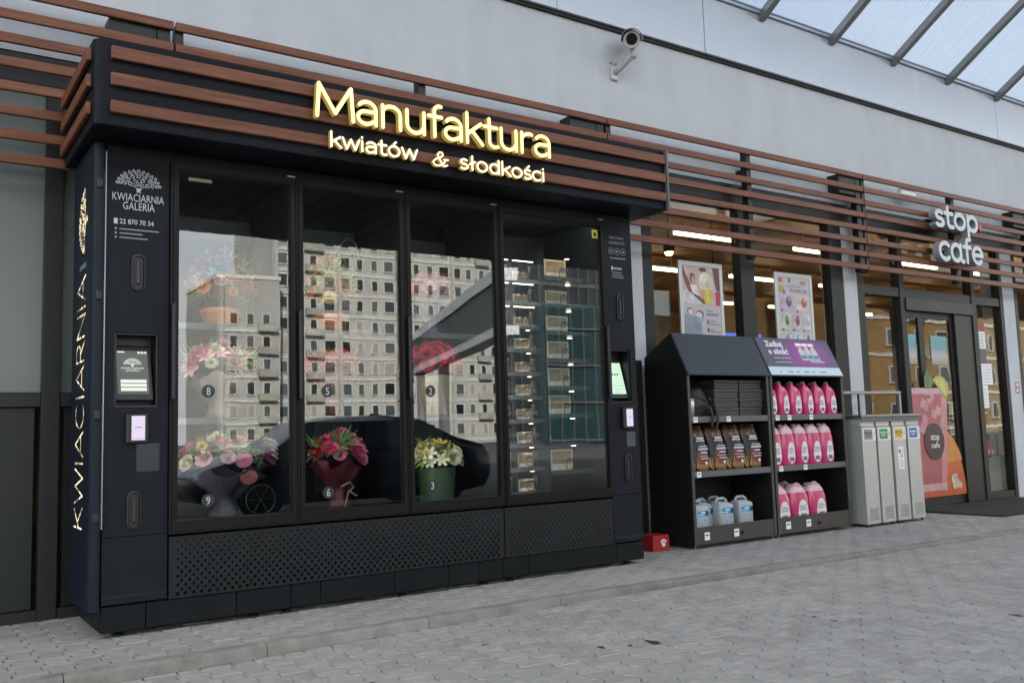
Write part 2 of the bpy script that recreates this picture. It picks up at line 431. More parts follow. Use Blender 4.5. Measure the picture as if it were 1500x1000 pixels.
# ---- interlocking bone-shaped pavers
PL, PW, HW, HN, DL = 0.20, 0.14, 0.0825, 0.0575, 0.0125
def bone(g_):
    L, q = PL / 2 - g_, PL / 4
    w, n_ = HW - g_, HN - g_
    h = [(-L, w), (-q - DL, w), (-q + DL, n_), (q - DL, n_), (q + DL, w), (L, w)]
    return [(b, a) for a, b in h] + [(-b, a) for a, b in h[::-1]]
B0, B1 = bone(0.0030), bone(0.0075)
PV = [(x, y, -0.03) for x, y in B0] + [(x, y, -0.0055) for x, y in B0] + [(x, y, 0) for x, y in B1]
PF = [tuple(range(24, 36))[::-1]]
for k in range(12):
    j = (k + 1) % 12
    PF += [(j, k, 12 + k, 12 + j), (12 + j, 12 + k, 24 + k, 24 + j)]
paver_me = bpy.data.meshes.new('paver'); paver_me.from_pydata(PV, [], PF); paver_me.materials.append(paver_m)
camxy = Vector((-1.041, -5.739))

def lay_pavers(root, xr, yr, inside, edge, zfun, label):
    cells = []
    for i in range(int(xr[0] / PW), int(xr[1] / PW)):
        for j in range(int(yr[0] / PL) - 1, int(yr[1] / PL) + 2):
            x, y = i * PW, j * PL + (i % 2) * PL / 2
            if not inside(x, y, 0.11): continue
            whole = inside(x, y, -0.11)
            d = (Vector((x, y)) - camxy)
            dep = d.x * math.sin(yaw) + d.y * math.cos(yaw); lat = d.x * math.cos(yaw) - d.y * math.sin(yaw)
            seen = dep > 2.0 and abs(lat) < 0.575 * dep and dep > 2.35
            cells.append((x, y, whole and seen, d.length))
    cells.sort(key=lambda c: (not c[2], c[3]))
    V, F = [], []
    rr = random.Random(3)
    for n_, (x, y, ok, _) in enumerate(cells):
        z = zfun(x) + rr.gauss(0, 0.0009); ax, ay, az = rr.gauss(0, 0.006), rr.gauss(0, 0.006), rr.gauss(0, 0.006)
        if n_ < 300 and ok:
            link('paver', paver_me, root, (x, y, z), (ax, ay, az))
        else:
            o = len(V)
            for px, py, pz in PV:
                X, Y = x + px - py * az, y + py + px * az
                X, Y = edge(X, Y)
                V.append((X, Y, z + pz + py * ax - px * ay))
            F += [tuple(k + o for k in f) for f in PF]
    me = bpy.data.meshes.new('paving_field'); me.from_pydata(V, [], F); me.materials.append(paver_m)
    fo = link('paving_field', me, root); fo['kind'] = 'stuff'; fo['label'] = label

fz = MB()
for i in range(-12, 44):
    x0, x1 = i * 0.5, i * 0.5 + 0.5
    fz.add([(x0, -9, road_z(x0) - 0.012), (x1, -9, road_z(x1) - 0.012), (x1, kerb_y(x1) - 0.02, road_z(x1) - 0.012), (x0, kerb_y(x0) - 0.02, road_z(x0) - 0.012)], [(0, 1, 2, 3)])
fz.box(-30, 60, -40, -9.002, -0.15, -0.065)
forecourt = struct(fz.build('forecourt', joint_m), 'grey forecourt of interlocking concrete pavers')
lay_pavers(forecourt, (-4.5, 19), (-6.6, -0.7), lambda x, y, m: y < kerb_y(x) - 0.045 + m and y > -6.6,
           lambda X, Y: (X, min(Y, kerb_y(X) - 0.043)), road_z, 'interlocking pavers farther off on the forecourt')
sb = MB(); sb.box(-6, 20, -1.6, 1.0, -0.10, -0.012)
sbm = MB()
for i in range(-12, 40):
    x0, x1 = i * 0.5, i * 0.5 + 0.5
    sbm.add([(x0, kerb_y(x0) + 0.03, -0.012), (x1, kerb_y(x1) + 0.03, -0.012), (x1, 1.0, -0.012), (x0, 1.0, -0.012)], [(0, 1, 2, 3)])
sidewalk = struct(sbm.build('sidewalk', joint_m), 'raised paved strip along the shop front')
lay_pavers(sidewalk, (-4.5, 17), (-1.4, 0.9), lambda x, y, m: kerb_y(x) + 0.045 - m < y < 0.97 + m,
           lambda X, Y: (X, min(max(Y, kerb_y(X) + 0.043), 0.99)), lambda x: 0.0, 'interlocking pavers farther along the raised strip')
kb = bpy.data.objects.new('kerb', None); COL.objects.link(kb); struct(kb, 'low rounded concrete kerb edging the raised strip')
x = -4.3
while x < 17:
    x1 = x + 0.995; m_ = MB(); rings = []
    for t in range(5):
        X = x + (x1 - x) * t / 4; y = kerb_y(X); zb = road_z(X) - 0.03
        rings.append([(X, y - 0.04, zb), (X, y - 0.04, -0.014), (X, y - 0.034, -0.003), (X, y - 0.022, 0.004), (X, y + 0.034, 0.006), (X, y + 0.04, 0.001), (X, y + 0.04, zb)])
    m_.loft(rings); m_.build('kerbstone', kerb_m, kb, smooth=True, autos=40); x += 1.0
# small oil marks and a chip of litter on the forecourt
oil = mat('oil_mark', (0.03, 0.03, 0.03), 0.55, var=0.3, vscale=20)
for (sx_, sy_, a_, b_) in ((2.43, -1.95, 0.026, 0.05), (2.29, -1.925, 0.010, 0.018), (2.15, -1.85, 0.014, 0.022), (0.90, -1.66, 0.014, 0.026), (4.4, -2.9, 0.02, 0.03)):
    m_ = MB(); zz = road_z(sx_) + 0.0035
    ring = [(sx_ + a_ * (1 + .35 * math.sin(3 * t + sx_ * 9)) * math.cos(t), sy_ + b_ * (1 + .3 * math.sin(2 * t + sy_ * 7)) * math.sin(t), zz) for t in [k * math.tau / 14 for k in range(14)]]
    m_.add(ring, [tuple(range(14))]); m_.build('oil_stain', oil, forecourt)

chip = mat('pale_speck', (.55, .54, .50), .8, var=.1); rq = random.Random(11)
for q in range(26):
    sx_, sy_ = rq.uniform(.3, 7.5), rq.uniform(-3.6, -1.25); r_ = rq.uniform(.005, .013); m_ = MB(); zz = road_z(sx_) + .0032
    m_.add([(sx_ + r_ * rq.uniform(.5, 1.3) * math.cos(t), sy_ + r_ * 1.4 * rq.uniform(.5, 1.3) * math.sin(t), zz) for t in [k * math.tau / 8 for k in range(8)]], [tuple(range(8))]); m_.build('speck', chip if q % 3 else oil, forecourt)
# ---- the store
YW, YG = 0.88, 0.95            # stucco face, glazing plane
store = thing('store_building', 'petrol station shop with pale stucco wall, dark framed windows and grey metal fascia', 'building', (0, 0, 0))
w = MB(); w.box(-9, 24, YW, 1.25, 3.72, 5.066); w.build('stucco_wall', stucco, store)
w = MB(); w.box(-9, 24, YW + 0.012, 1.2, 3.52, 3.718); w.build('window_head', darkframe, store)
w = MB(); w.box(-9, 24, YW - 0.035, 1.2, 5.068, 5.092); w.build('drip_edge', darkframe, store)
for k in range(-4, 12):
    x0 = 0.1 + 2 * k; w = MB(); w.box(x0 + .003, x0 + 1.997, YW - 0.075 + (k % 3) * 0.002, 1.1, 5.094, 5.74, 0.004); w.build('fascia_panel', alu, store)
w = MB(); w.box(-9, 24, 0.775, 0.86, 5.7415, 5.80, .004); w.build('gap_cover_strip', alu, store)  # added strip covering the bright gap below the canopy sheets
w = MB(); w.box(-9, 24, 1.26, 15, 5.5, 5.9); w.build('roof', mat('roof_membrane', (0.3, 0.3, 0.3), 0.8, var=0.1), store)
for x0, x1 in ((4.80, 5.12), (8.357, 8.615), (12.01, 12.315), (16.0, 16.3)):
    w = MB(); w.box(x0, x1, YW + 0.004, 1.2, -0.02, 3.515, 0.006); w.build('pillar', stucco, store)
def frame_bar(x0, x1, z0, z1, y0=YG - 0.05, y1=YG + 0.06):
    w = MB(); w.box(x0, x1, y0, y1, z0, z1, 0.003); return w.build('window_frame', darkframe, store)
def pane(x0, x1, z0, z1, m=shop_glass, y=YG, name='window_pane'):
    w = MB(); w.box(x0, x1, y - 0.004, y + 0.004, z0, z1); return w.build(name, m, store)
# left bay: frosted glazing over dark spandrel panels
for x0, x1 in ((-6.6, -4.5), (-4.4, -2.36), (-2.26, -0.215), (-0.105, 1.9), (2.0, 4.0), (4.08, 4.8)):
    pane(x0, x1, 1.46, 3.515, frosted)
    w = MB(); w.box(x0 + .03, x1 - .03, YG - 0.012, YG + 0.03, 0.07, 1.36, 0.004); w.build('spandrel_panel', darkpanel, store)
for x0, x1 in ((-4.5, -4.4), (-2.36, -2.26), (-0.215, -0.105), (1.9, 2.0), (4.0, 4.08)):
    frame_bar(x0, x1, 0.0, 3.515, YG - 0.06)
for a, b in ((-6.6, -4.502), (-4.398, -2.362), (-2.258, -0.217), (-0.103, 1.898), (2.002, 3.998), (4.082, 4.798)):
    frame_bar(a, b, 1.362, 1.458); frame_bar(a, b, 0.0, 0.068)
# middle bay: clear shop windows
for x0, x1 in ((5.12, 5.26), (6.56, 6.78), (8.12, 8.357)): frame_bar(x0, x1, 0.0, 3.515, YG - 0.06)
for a, b in ((5.262, 6.558), (6.782, 8.118)):
    frame_bar(a, b, 0.0, 0.12); frame_bar(a, b, 3.46, 3.515); pane(a, b, 0.12, 3.46)
# right bay beyond the entrance
for x0, x1 in ((12.315, 12.42), (14.1, 14.2), (15.9, 16.0)): frame_bar(x0, x1, 0.0, 3.515, YG - 0.06)
for a, b in ((12.422, 14.098), (14.202, 15.898)):
    frame_bar(a, b, 0.0, 0.12); frame_bar(a, b, 3.46, 3.515); pane(a, b, 0.12, 3.46)
# entrance bay: side lights, transoms, sliding doors
for x0, x1 in ((8.615, 8.76), (9.50, 9.60), (11.18, 11.29), (11.93, 12.01)): frame_bar(x0, x1, 0.0, 3.515, YG - 0.06)
for a, b in ((8.762, 9.498), (9.602, 11.178), (11.292, 11.928)):
    frame_bar(a, b, 2.66, 2.78); frame_bar(a, b, 3.46, 3.515); pane(a, b, 2.78, 3.46)
for a, b in ((8.762, 9.498), (11.292, 11.928)):
    frame_bar(a, b, 0.0, 0.10); pane(a, b, 0.10, 2.66)
w = MB(); w.box(9.602, 11.178, YG - 0.075, YG + 0.12, 2.50, 2.658, 0.004); w.build('door_operator', black, store)
for k, (a, b) in enumerate(((9.605, 9.985), (9.992, 10.740))):
    y0 = YG + 0.015 * k
    w = MB(); w.ring_plate(a, b, 0.015, 2.495, a + 0.065, b - 0.065, 0.16, 2.42, y0 - 0.02, y0 + 0.02)
    d_ = w.build('sliding_door', darkframe, store)
    w = MB(); w.box(a + 0.065, b - 0.065, y0 - 0.004, y0 + 0.004, 0.16, 2.42); w.build('glass_pane', shop_glass, d_)
    # seaside print sheet on each leaf
    w = MB(); cx = (9.672, 10.22)[k]; w.box(cx, cx + (.19, .38)[k], y0 - 0.0075, y0 - 0.0055, 1.82, 2.20)
    sea = bpy.data.materials.get('sea_print')
    if not sea:
        sea = mat('sea_print', (0.3, 0.45, 0.5), 0.4)
        nn, ll = sea.node_tree.nodes, sea.node_tree.links
        t_ = nn.new('ShaderNodeTexCoord'); sp = nn.new('ShaderNodeSeparateXYZ'); rp_ = nn.new('ShaderNodeValToRGB')
        nz_ = nn.new('ShaderNodeTexNoise'); nz_.inputs['Scale'].default_value = 5; mpp = nn.new('ShaderNodeMapping'); mpp.inputs['Scale'].default_value = (1, 1, 6)
        ll.new(t_.outputs['Generated'], sp.inputs[0]); ll.new(t_.outputs['Generated'], mpp.inputs['Vector']); ll.new(mpp.outputs[0], nz_.inputs['Vector'])
        ma = nn.new('ShaderNodeMath'); ma.operation = 'MULTIPLY_ADD'; ma.inputs[1].default_value = 0.25; ll.new(nz_.outputs['Fac'], ma.inputs[0])
        m2 = nn.new('ShaderNodeMath'); m2.operation = 'SUBTRACT'; m2.inputs[1].default_value = 0.12; ll.new(sp.outputs['Z'], m2.inputs[0]); ll.new(m2.outputs[0], ma.inputs[2])
        e = rp_.color_ramp.elements
        e[0].position = 0.05; e[0].color = (0.30, 0.27, 0.27, 1); e[1].position = 0.95; e[1].color = (0.16, 0.33, 0.37, 1)
        for p_, c_ in ((0.28, (0.42, 0.40, 0.40, 1)), (0.42, (0.35, 0.38, 0.42, 1)), (0.52, (0.20, 0.30, 0.33, 1)), (0.75, (0.09, 0.33, 0.38, 1))):
            el = e.new(p_); el.color = c_
        ll.new(ma.outputs[0], rp_.inputs['Fac']); ll.new(rp_.outputs['Color'], nn['Principled BSDF'].inputs['Base Color'])
    w.build('seaside_print', sea, d_)

w = MB(); w.box(10.745, 11.178, YG - 0.045, YG + 0.03, 0.0, 2.498, 0.004); w.build('fixed_panel', darkpanel, store)
# shop interior seen through the glass
ceil_m = mat('shop_ceiling_wood', (0.40, 0.19, 0.06), 0.55, var=0.15, vscale=3, stretch=(0.5, 6, 6))
w = MB(); w.box(-0.2, 24, YG + 0.3, 9.2, -0.1, 0.004); w.build('shop_floor', mat('shop_floor_tile', (0.22, 0.2, 0.18), 0.35, var=0.1), store)
for k in range(40):
    y0 = 1.32 + k * 0.2
    w = MB(); w.box(-0.2, 24, y0, y0 + 0.186, 3.74, 3.77); w.build('ceiling_board', ceil_m, store)
w = MB(); w.box(-0.2, 24, 1.3, 9.3, 3.80, 3.84); w.build('shop_soffit', black, store)
wall_in = mat('shop_back_wall', (0.30, 0.16, 0.07), 0.7, var=0.2, vscale=1.2)
w = MB(); w.box(-0.3, 24, 9.21, 9.3, 0, 3.73); w.build('back_wall', wall_in, store)
w = MB(); w.box(4.25, 4.35, 1.21, 9.2, 0, 3.73); w.build('inner_wall', mat('shop_inner_wall', (0.055, 0.06, 0.058), 0.6, var=0.1), store)
w = MB(); w.box(24.0, 24.2, YW, 15, -0.1, 5.5); w.build('end_wall', stucco, store)
w = MB(); w.box(-9.2, -9.0, YW, 15, -0.1, 5.5); w.build('end_wall', stucco, store)
w = MB(); w.box(-9, 24, 14.9, 15.1, -0.1, 5.5); w.build('end_wall', stucco, store)
tube_m = emit_mat('lamp_tube', (1.0, 0.80, 0.52), 3.2)
ORD = ['first', 'second', 'third', 'fourth', 'fifth', 'sixth', 'seventh', 'eighth', 'ninth', 'tenth', 'eleventh', 'twelfth']
for iy, y0 in enumerate((2.3, 4.3, 6.6)):
    for ix in range(6):
        x0 = 5.3 + ix * 2.3 + (iy % 2) * 0.9
        lamp = thing('ceiling_lamp', '%s tube lamp from the left in the %s row behind the shop windows' % (ORD[ix], ORD[iy]), 'lamp', (x0, y0, 3.5), 0, 'tube lamps under the shop ceiling')
        w = MB(); w.box(-0.6, 0.6, -0.03, 0.03, 0.0, 0.045, 0.005); w.build('lamp_tube', tube_m, lamp, local=True)
        w = MB(); w.box(-0.61, 0.61, -0.035, 0.035, 0.047, 0.075); w.box(-0.4, -0.39, -.005, .005, 0.075, 0.24); w.box(0.39, 0.4, -.005, .005, 0.075, 0.24)
        w.build('lamp_housing', white, lamp, local=True)
# shop counter furniture inside
shade = [(0.35, 0.05, 0.05), (0.05, 0.14, 0.35), (0.5, 0.38, 0.06), (0.08, 0.25, 0.1), (0.5, 0.5, 0.48), (0.3, 0.12, 0.03)]
where = ['behind the first clear window', 'behind the second clear window', 'inside left of the entrance', 'deep inside behind the sliding doors', 'inside right of the entrance', 'behind the last window']
for k, (x0, y0) in enumerate(((5.5, 3.2), (7.2, 3.6), (8.75, 2.9), (10.3, 5.2), (12.3, 3.0), (14.2, 3.3))):
    sh = thing('shop_shelf', 'dark shop shelf with packed goods ' + where[k], 'shelf', (x0, y0, 0.004), 0, 'shelves inside the shop')
    w = MB(); w.box(0, 1.3, 0.2, 0.24, 0, 1.5); w.box(0, .03, -.2, .2, 0, 1.5); w.box(1.27, 1.3, -.2, .2, 0, 1.5); w.build('shelf_frame', darkframe, sh, local=True)
    for q in range(4):
        w = MB(); w.box(0.03, 1.27, -0.2, 0.2, 0.1 + q * 0.36, 0.13 + q * 0.36); w.build('shelf_board', white, sh, local=True)
        for n_ in range(6):
            w = MB(); h_ = random.uniform(.16, .27); w.box(0.06 + n_ * 0.2, 0.22 + n_ * 0.2, -0.17, 0.1, 0.131 + q * 0.36, 0.131 + q * 0.36 + h_, 0.01)
            w.build('packet', mat('packet_%d' % ((n_ + q + k) % 6), shade[(n_ + q + k) % 6], 0.5, var=0.2), sh, local=True)
sgn = thing('lit_menu_board', 'glowing blue and white board hanging inside the second window', 'sign', (7.25, 2.0, 1.75), 0)
w = MB(); w.box(0, 0.9, 0, 0.05, 0.0, 0.32, 0.006); w.build('board_panel', mat('board_white', (.5, .5, .55), .5, emit=(.8, .85, 1), estr=.3), sgn, local=True)
w = MB(); w.box(0, 0.9, -0.004, 0.05, 0.322, 0.5, 0.006); w.build('board_band', mat('board_blue', (.02, .06, .3), .4, emit=(.05, .15, .8), estr=.4), sgn, local=True)
w = MB(); w.box(.1, .11, .02, .03, .5, 1.99); w.box(.8, .81, .02, .03, .5, 1.99); w.build('hanging_wire', darkframe, sgn, local=True)
spot = thing('spot_lamp', 'bright yellow spot lamp hanging inside the first shop window', 'lamp', (5.85, 1.25, 3.0))
w = MB(); w.lathe([(0.03, 0.11), (0.06, 0.10), (0.062, 0.0), (0.05, -0.02)], seg=14); w.tube([(0, 0, .1), (0, 0, .735)], .008, 6); w.build('lamp_shade', darkframe, spot, local=True)
w = MB(); w.lathe([(0.001, -0.06), (0.035, -0.05), (0.048, -0.02)], seg=14); w.build('bulb', emit_mat('spot_bulb', (1, .62, .12), 7), spot, smooth=True, local=True)

# ---- arched translucent canopy springing from the fascia
def arch(d): return 5.66 + 0.66 * d - 0.020 * d * d
poly = bpy.data.materials.new('polycarbonate'); poly.use_nodes = True
n, l = poly.node_tree.nodes, poly.node_tree.links; n.clear()
o_ = n.new('ShaderNodeOutputMaterial'); mx1 = n.new('ShaderNodeMixShader'); mx1.inputs[0].default_value = 0.45
trn = n.new('ShaderNodeBsdfTransparent'); trn.inputs['Color'].default_value = (0.40, 0.44, 0.49, 1)
tl_ = n.new('ShaderNodeBsdfTranslucent'); tl_.inputs['Color'].default_value = (0.22, 0.245, 0.28, 1)
tcn = n.new('ShaderNodeTexCoord'); wv = n.new('ShaderNodeTexNoise'); mpn = n.new('ShaderNodeMapping'); mpn.inputs['Scale'].default_value = (26, 1.0, 1.0)
wv.inputs['Scale'].default_value = 1.6; wv.inputs['Detail'].default_value = 6
l.new(tcn.outputs['Object'], mpn.inputs['Vector']); l.new(mpn.outputs[0], wv.inputs['Vector'])
mrr = n.new('ShaderNodeMapRange'); mrr.inputs['From Min'].default_value = .3; mrr.inputs['From Max'].default_value = .7; mrr.inputs['To Min'].default_value = 0.25; mrr.inputs['To Max'].default_value = 0.6
l.new(wv.outputs['Fac'], mrr.inputs['Value']); l.new(mrr.outputs[0], mx1.inputs[0])
l.new(trn.outputs[0], mx1.inputs[1]); l.new(tl_.outputs[0], mx1.inputs[2]); l.new(mx1.outputs[0], o_.inputs['Surface'])
vault = thing('arched_canopy', 'arched translucent canopy with dark steel ribs above the shop front', 'canopy', (0, 0.8, 5.7))
for k in range(-8, 11):
    x0 = 7.035 + 1.27 * k
    rings = []
    for q in range(13):
        d = q * 0.55 + 0.01; z = arch(d); y = 0.80 - d
        s_ = 0.66 - 0.04 * d; nx = Vector((0, s_, 1)).normalized() * 0.085
        rings.append([(x0 - .042, y, z), (x0 + .042, y, z), (x0 + .042, y + nx.y, z + nx.z), (x0 - .042, y + nx.y, z + nx.z)])
    w = MB(); w.loft(rings); w.build('rib', steelrib, vault)
    rings = []
    for q in range(13):
        d = q * 0.55 - 0.0; z = arch(d) + 0.088; y = 0.81 - d
        rings.append([(x0 + .004, y, z), (x0 + 1.266, y, z), (x0 + 1.266, y, z + .016), (x0 + .004, y, z + .016)])
    w = MB(); w.loft(rings); w.build('polycarbonate_sheet', poly, vault)
deck = thing('pump_canopy', 'dark flat pump canopy with ribbed underside, mirrored at the top of the cabinet doors', 'canopy', (5, -10.5, 0))
deck_m = mat('deck_underside', (0.008, 0.015, 0.018), 0.5, spec=.15, var=0.1, stretch=(1, .2, 1))
for k in range(-40, 88):
    w = MB(); w.box(k * 0.5 + .012, k * 0.5 + .488, -13.5, -7.4, 5.50, 5.54, 0.01); w.build('deck_board', deck_m, deck)
w = MB(); w.box(-20, 44, -13.5, -7.4, 5.545, 6.1); w.build('deck_roof', mat('deck_roof_m', (.25, .26, .27), .6, var=.1), deck)
for cx in (-8, 1.2 - 6, 16, 28):
    w = MB(); w.box(cx - .15, cx + .15, -11, -10.7, -0.1, 5.498, .02); w.build('column', steelrib, deck)

# ---- slatted screens on the facade
SL_TOP = [4.075, 3.917, 3.758, 3.600, 3.441, 3.283, 3.125, 2.967]
names = ['running left from the flower cabinet', 'passing above the flower cabinet', 'over the clear shop windows', 'over the shop entrance', 'past the entrance at the far end']
for k, (x0, x1) in enumerate(((-3.44, 0.553), (0.567, 4.553), (4.567, 8.573), (8.587, 12.573), (12.587, 16.6))):
    scn = thing('slat_screen', 'red brown wooden slat screen ' + names[k], 'slat screen', (x0, 0.7, 2.9), 0, 'wooden slat screens along the facade')
    for q, zt in enumerate(SL_TOP):
        a = x1
        w = MB(); w.box(x0, a, 0.685, 0.715, zt - 0.064, zt, 0.004); w.build('slat', wood, scn)
    for px, wd in ((x1 - 0.105, 0.09), (x1 + 0.015 if k < 4 else x1 - .3, 0.06), ((x0 + x1) / 2 - 0.03, 0.07)):
        w = MB(); w.box(px, px + wd, 0.7175, 0.80, 2.88, 4.06, 0.003); w.build('post', darkframe, scn)
        for zz in (3.82, 3.62):
            w = MB(); w.box(px + .01, px + wd - .01, 0.802, YW + 0.02, zz, zz + .05); w.build('bracket', darkframe, scn)
    w = MB(); w.box(x1 - 0.42, x1 - 0.108, 0.72, YW - .002, 3.80, 4.03, 0.004); w.build('mounting_box', darkframe, scn)

# ================================================================== FLOWER VENDING CABINET
vm = thing('flower_vending_machine', 'dark flower vending cabinet with four glass doors, slatted header and lit yellow sign', 'vending machine', (2.08, 0.4, 0))
# header box with a rounded front corner
def arc_pts(cx, cy, r_, a0, a1, n_=8): return [(cx + r_ * math.cos(R(a0 + (a1 - a0) * i / n_)), cy + r_ * math.sin(R(a0 + (a1 - a0) * i / n_))) for i in range(n_ + 1)]
HX0, HX1, HY0, HY1, HZ0, HZ1 = -0.135, 4.29, -0.335, 0.655, 2.905, 3.415
ol = arc_pts(HX0 + .06, HY0 + .06, .06, 180, 270) + [(HX1, HY0), (HX1, HY1), (HX0, HY1)]
def inset(pts, d):
    cx, cy = (HX0 + HX1) / 2, (HY0 + HY1) / 2
    return [(p[0] + (d if p[0] < cx else -d), p[1] + (d if p[1] < cy else -d)) for p in pts]
w = MB()
w.loft([[(x, y, HZ0) for x, y in inset(ol, .006)], [(x, y, HZ0 + .006) for x, y in ol], [(x, y, HZ1 - .006) for x, y in ol], [(x, y, HZ1) for x, y in inset(ol, .006)]])
header = w.build('header_box', mat('navy_header', (0.0062, 0.0078, 0.0115), 0.5, spec=0.13, var=0.12, dirt=.2), vm, smooth=True, autos=30)
for z0, z1 in ((3.293, 3.368), (3.137, 3.211), (2.977, 3.048)):
    w = MB(); w.box(-0.05, 4.268, -0.365, -0.337, z0, z1, 0.004); w.build('slat', wood, header)
    w = MB(); w.box(-0.163, -0.137, -0.27, 0.672, z0, z1, 0.004); w.build('slat', wood, header)
w = MB(); w.box(4.272, 4.293, -0.372, -0.338, 2.90, 3.42, 0.002); w.build('edge_trim', mat('trim_grey', (.10, .10, .105), .4, var=.1), header)
# lit sign letters
sign_m = mat('sign_face', (0.5, 0.4, 0.1), 0.5, emit=(1.0, 0.83, 0.32), estr=0.50)
side_m = mat('sign_side_glow', (0.05, 0.04, 0.02), 0.5, emit=(1.0, .70, .15), estr=0.10)  # side glow added so light spills onto the slats
sign_w = mat('sign_face_pale', (0.5, 0.45, 0.3), 0.5, emit=(1.0, 0.88, 0.48), estr=0.5)
def sign(body, x0, x1, zb, cap, h, yf, dep, mats=None, par=None):
    stroke_letters(body, x0, x1, cap, h, lambda a, b, d: (a, yf - d, zb + b), dep, mats or [sign_m, side_m], par or vm)
sign('Manufaktura', 1.150, 3.016, 3.150, 0.215, 0.0128, -0.425, 0.04)
sign('kwiatów', 1.250, 1.882, 2.965, 0.098, 0.0070, -0.415, 0.03, [sign_w, side_m])
sign('&', 2.0, 2.118, 2.950, 0.100, 0.0055, -0.415, 0.03, [sign_w, side_m])
sign('słodkości', 2.222, 2.960, 2.958, 0.098, 0.0070, -0.415, 0.03, [sign_w, side_m])

# ---- control pillars
def pillar(x0, x1, hx0, hx1, hz0, hz1, left):
    w = MB(); w.ring_plate(x0, x1, 0.57, 2.845, hx0, hx1, hz0, hz1, 0.0, 0.16, back=False)
    w.box(x0 + .001, x1 - .001, 0.161, 0.80, 0.57, 2.845); p = w.build('control_pillar', navy, vm)
    w = MB(); w.loft([[(x0, 0.02, .178), (x1, 0.02, .178), (x1, .8, .178), (x0, .8, .178)], [(x0, -.006, .19), (x1, -.006, .19), (x1, .8, .19), (x0, .8, .19)],
                      [(x0, -.006, .225), (x1, -.006, .225), (x1, .8, .225), (x0, .8, .225)], [(x0, 0.0, .235), (x1, 0.0, .235), (x1, .8, .235), (x0, .8, .235)],
                      [(x0, 0.0, .566), (x1, 0.0, .566), (x1, .8, .566), (x0, .8, .566)]])
    w.build('lower_cover', navy, p)
    # tilted touch screen in a black recess
    w = MB(); w.box(hx0 + .001, hx1 - .001, 0.14, 0.159, hz0 + .001, hz1 - .001); w.box(hx0 + .001, hx1 - .001, 0.0, 0.139, hz0 + .001, hz0 + .018, .003)
    w.box(hx0 + .001, hx0 + .012, 0.012, .139, hz0 + .02, hz1 - .002); w.box(hx1 - .012, hx1 - .001, 0.012, .139, hz0 + .02, hz1 - .002); w.box(hx0 + .013, hx1 - .013, 0.012, .139, hz1 - .012, hz1 - .002)
    w.build('screen_recess', black, p)
    return p
def tilt_screen(p, x0, x1, z0, z1, yb, yt):
    """black bezel tilted back at the top; returns a mapper from screen (0..1) to world"""
    def T(u, v, d): return (x0 + (x1 - x0) * u, yb + (yt - yb) * v - d, z0 + (z1 - z0) * v)
    w = MB(); a = [T(-.10, -.13, 0), T(1.10, -.13, 0), T(1.10, 1.13, 0), T(-.10, 1.13, 0)]
    w.prism(a, (0, .02, 0), 0); s_ = w.build('touch_screen', black, p); return s_, T
def screen_rect(s_, T, u0, u1, v0, v1, d, m, name='screen_area'):
    w = MB(); w.add([T(u0, v0, d), T(u1, v0, d), T(u1, v1, d), T(u0, v1, d)], [(0, 1, 2, 3)])
    w.prism([T(u0, v0, d), T(u1, v0, d), T(u1, v1, d), T(u0, v1, d)], (0, .001, 0), 0); w.f.pop(0); w.mi.pop(0)
    return w.build(name, m, s_)
def tree_logo():
    """fan of scrolls over a vase, unit width; returns flat polygons"""
    v, f = [], []
    def strip(pts, wd):
        o = len(v)
        for i, p in enumerate(pts):
            a = pts[max(i - 1, 0)]; b = pts[min(i + 1, len(pts) - 1)]; dx, dy = b[0] - a[0], b[1] - a[1]; L = math.hypot(dx, dy) or 1
            nx, ny = -dy / L * wd, dx / L * wd; v.append((p[0] - nx, p[1] - ny)); v.append((p[0] + nx, p[1] + ny))
        for i in range(len(pts) - 1): f.append((o + 2 * i, o + 2 * i + 2, o + 2 * i + 3, o + 2 * i + 1))
    rr = random.Random(2)
    for ring, n_, sc in ((0.22, 4, .052), (0.33, 7, .050), (0.42, 10, .044), (0.49, 13, .034)):
        for i in range(n_):
            t = R(8 + 164 * (i + .5) / n_); cx, cy = .5 + ring * math.cos(t), .10 + ring * .86 * math.sin(t); a0 = rr.uniform(0, 6.28); s = 1 if i % 2 else -1
            strip([(cx + sc * (1 - q * .055) * math.cos(a0 + s * q * .62), cy + sc * (1 - q * .055) * math.sin(a0 + s * q * .62)) for q in range(11)], .011)
    for i in range(7):
        t = R(20 + 140 * i / 6); strip([(.5 + .02 * math.cos(t), .1), (.5 + .12 * math.cos(t), .1 + .12 * math.sin(t)), (.5 + .2 * math.cos(t + .2), .1 + .17 * math.sin(t))], .008)
    o = len(v); v.extend([(.42, .17), (.58, .17), (.55, .06), (.53, .03), (.56, 0), (.44, 0), (.47, .03), (.45, .06)]); f.append(tuple(range(o, o + 8))[::-1])
    return v, f
LOGO = tree_logo()
def logo_at(parent, T, m, depth=0.0012):
    return flat_to_mb(LOGO[0], LOGO[1], T, 0).build('tree_emblem', m, parent)
def bar(parent, x0, x1, z0, z1, m, y=-0.0015, name='print_line', d=.0014):
    w = MB(); w.box(x0, x1, y, y + d, z0, z1); return w.build(name, m, parent)
